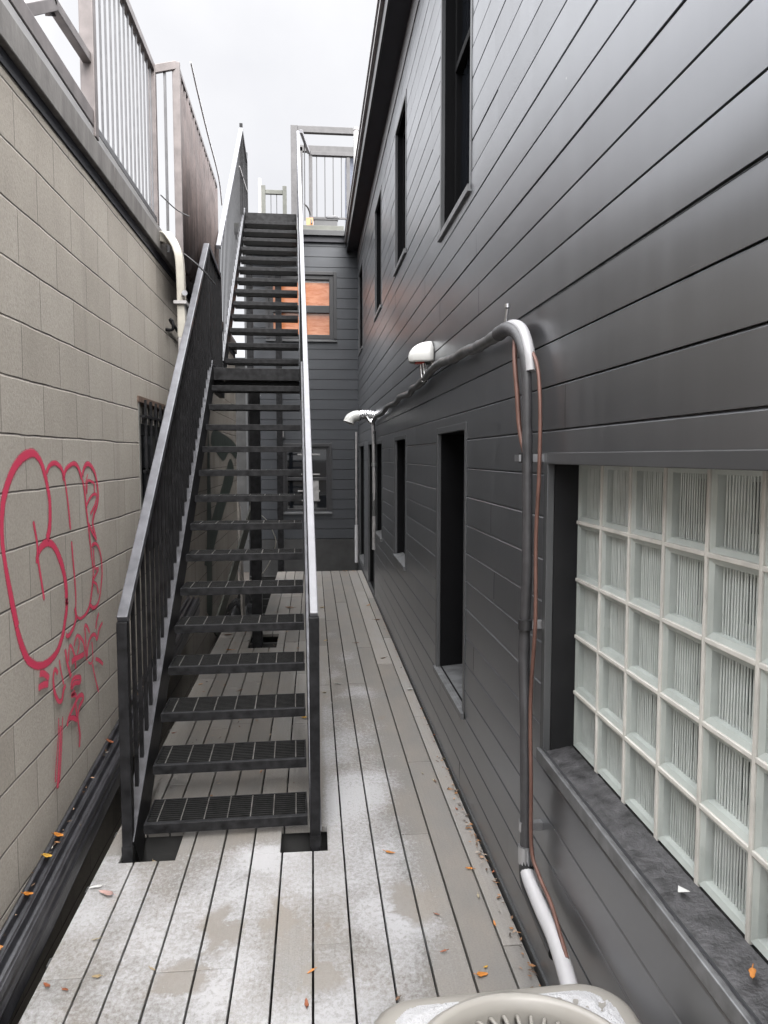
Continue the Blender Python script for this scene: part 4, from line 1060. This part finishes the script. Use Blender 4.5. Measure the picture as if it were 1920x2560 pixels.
def leaf(x,y,z,size,mat,label,group=None,rx=None,name='leaf'):
    r=random; n=9; v=[];f=[]; curl=r.uniform(.15,.5); wd=r.uniform(.28,.5)
    for i in range(n+1):
        t=i/n; w=wd*math.sin(PI*t**.8)*(1+.25*math.sin(9*t)); zz=curl*(t-.5)**2*1.4
        for s in (-1,0,1): v.append(((t-.5)*size,s*w*size*.5,(zz+abs(s)*curl*.35*math.sin(PI*t))*size))
    for i in range(n):
        for k in range(2): a=i*3+k; f.append((a,a+1,a+4,a+3))
    m=MB().add(v,f,True); m.tube([(-.5*size,0,curl*.35*size),(-.72*size,.05*size,curl*.5*size)],.0011,5)
    me_o=m.build(name,M['leaf_'+mat],None); sd=me_o.modifiers.new('t','SOLIDIFY'); sd.thickness=.0008
    me_o.location=(x,y,z+.002); me_o.rotation_euler=(r.uniform(-.25,.25),r.uniform(-.2,.2),r.uniform(0,6.28)) if rx is None else rx
    tag(me_o,label,'leaf',group); return me_o
LEAVES=[
(0.309,2.949,'o',0.055),
(0.716,3.386,'r',0.030),
(0.658,3.299,'r',0.030),
(0.727,3.015,'o',0.040),
(0.728,2.977,'y',0.030),
(0.610,2.799,'o',0.040),
(0.703,2.768,'r',0.035),
(0.716,2.697,'y',0.030),
(0.606,2.611,'p',0.035),
(0.435,2.520,'r',0.028),
(0.422,2.320,'r',0.030),
(0.546,2.234,'y',0.022),
(0.525,2.198,'o',0.050),
(-0.018,2.266,'o',0.035),
(-0.032,2.125,'r',0.045),
(0.244,2.119,'b',0.025),
(0.628,2.452,'o',0.030),
(0.600,3.615,'p',0.028),
(0.557,3.698,'p',0.030),
(-0.840,2.810,'w',0.060),
(-0.786,2.760,'k',0.090),
(-0.753,2.493,'p',0.035),
(-0.839,2.280,'r',0.050),
(-0.774,2.256,'r',0.035),
(-0.695,2.306,'t',0.040),
(-0.525,2.325,'t',0.030),
(0.105,6.551,'y',0.050),
(0.167,5.265,'w',0.070),
(0.069,5.073,'p',0.050),
(-0.065,4.581,'y',0.060),
(-0.653,5.645,'b',0.050),
(-0.819,5.352,'o',0.050),
(-0.521,5.181,'b',0.060),
(-0.719,6.300,'o',0.080),
(-0.841,4.402,'r',0.035),
(0.089,7.994,'t',0.080),
(0.636,7.336,'b',0.090),
(0.746,8.799,'o',0.060),
(0.608,8.086,'o',0.070),
(0.372,6.430,'b',0.060),
(0.562,5.915,'b',0.060),
(0.679,5.094,'w',0.080),
(0.713,4.470,'b',0.060),
(0.709,4.216,'r',0.050),
(0.606,3.600,'b',0.035),
(0.704,3.880,'t',0.030),
(-0.265,8.016,'b',0.120),
(-0.786,6.841,'b',0.120),
(-0.662,5.658,'b',0.080),
]

CN={'o':'orange','y':'yellow','r':'rust-red','b':'brown','p':'pale','w':'whitish','k':'pinkish','t':'tan'}
def place(x,y):
    a='under the stair' if (x<-.06 and y>3.15) else ('in front of the stair' if x<.06 else ('against the foot of the clad wall' if x>.60 else ('beside the condenser unit' if y<2.05 else ('on frosty boards right of the stair' if y<4.2 else 'on the boards far down the alley'))))
    return a
seen={}
for (x,y,c,s) in LEAVES:
    lab=f"{'large ' if s>=.075 else ('tiny ' if s<.03 else '')}{CN[c]} fallen leaf {place(x,y)}"
    seen[lab]=seen.get(lab,0)+1
    leaf(x,y,.001,s*.85,c,lab,'fallen leaves on the deck: '+CN[c]+' '+place(x,y))
for (y,z,c,s,lab) in ((2.84,.192,'o',.06,'orange curled leaf on the black gutter by the stair post'),(2.97,.16,'t',.035,'tan leaf on the outer rib of the black gutter'),(2.72,.176,'y',.055,'yellow leaf tucked between gutter and block wall'),(2.53,.145,'o',.055,'hooked orange leaf on the near gutter'),(2.29,.12,'o',.04,'small orange leaf at the near end of the gutter'),(3.58,.27,'r',.06,'rust leaf clump high on the gutter behind the stair post')):
    leaf(-.985 if c!='t' else -.93,y,z+.006,s,c,lab,None,(.6,.5,1.2))
leaf(-.72,3.05,-.14,.09,'b','brown leaf down in the cut-out by the left post',None); leaf(-.70,3.18,-.12,.05,'t','tan leaf in shade inside the cut-out by the left post',None)
leaf(.755,1.155,.750,.03,'o','orange leaf on the grimy sill of the glass block window',None)
ps=MB().add([(.745,1.40,.752),(.765,1.39,.758),(.758,1.425,.750)],[(0,1,2)]); o=ps.build('paper_scrap',M['white_plastic'],None); sd=o.modifiers.new('t','SOLIDIFY'); sd.thickness=.001
tag(o,'white paper scrap on the grimy window sill','paper scrap')

# grit, twigs and leaf crumbs gathered in the corners
lt=MB(); r=random.Random(3)
def crumb(x,y,z,s,c):
    a=r.uniform(0,6.28); b=r.uniform(-.5,.5); u=Vector((math.cos(a),math.sin(a),b*.5))*s; w=Vector((-math.sin(a),math.cos(a),r.uniform(-.4,.4)))*s*r.uniform(.25,.6); p=Vector((x,y,z))
    lt.add([p-u,p+w*.9,p+u,p-w],[(0,1,2,3)],False,c)
for k in range(210):
    y=r.uniform(1.9,7.5); x=.697-abs(r.gauss(0,.018)); 
    if r.random()<.5: y=3.2+r.gauss(0,.8)
    crumb(x,y,.006+r.uniform(0,.008),r.uniform(.004,.014),r.random())
for k in range(90):
    y=r.uniform(2.1,4.6); crumb(-1.005+r.uniform(0,.03),y,.118+.108*(y-2.3)+.012,r.uniform(.004,.014),r.random())
for k in range(160):
    crumb(r.uniform(-.85,-.05),r.uniform(3.3,7.0),.005,r.uniform(.004,.016),r.random())
for k in range(60): crumb(r.uniform(-.5,.65),10.6-abs(r.gauss(0,.12)),.006,r.uniform(.006,.018),r.random())
for k in range(40): crumb(r.uniform(-.79,-.59),r.uniform(3.0,3.22),-.20,r.uniform(.008,.02),r.random())
kk=NT('leaf_crumbs'); t_=kk.attr('tint'); kk.link(kk.ramp(t_,[(0,(.03,.025,.02)),(.4,(.10,.06,.035)),(.7,(.30,.14,.05)),(1,(.26,.24,.21))]),kk.b.inputs['Base Color']); kk.set(kk.b,Roughness=.8)
lo=lt.build('leaf_litter',kk.m,None,tint=True); tag(lo,'crumbled leaves and grit gathered along the foot of the walls','leaf litter',kind='stuff')
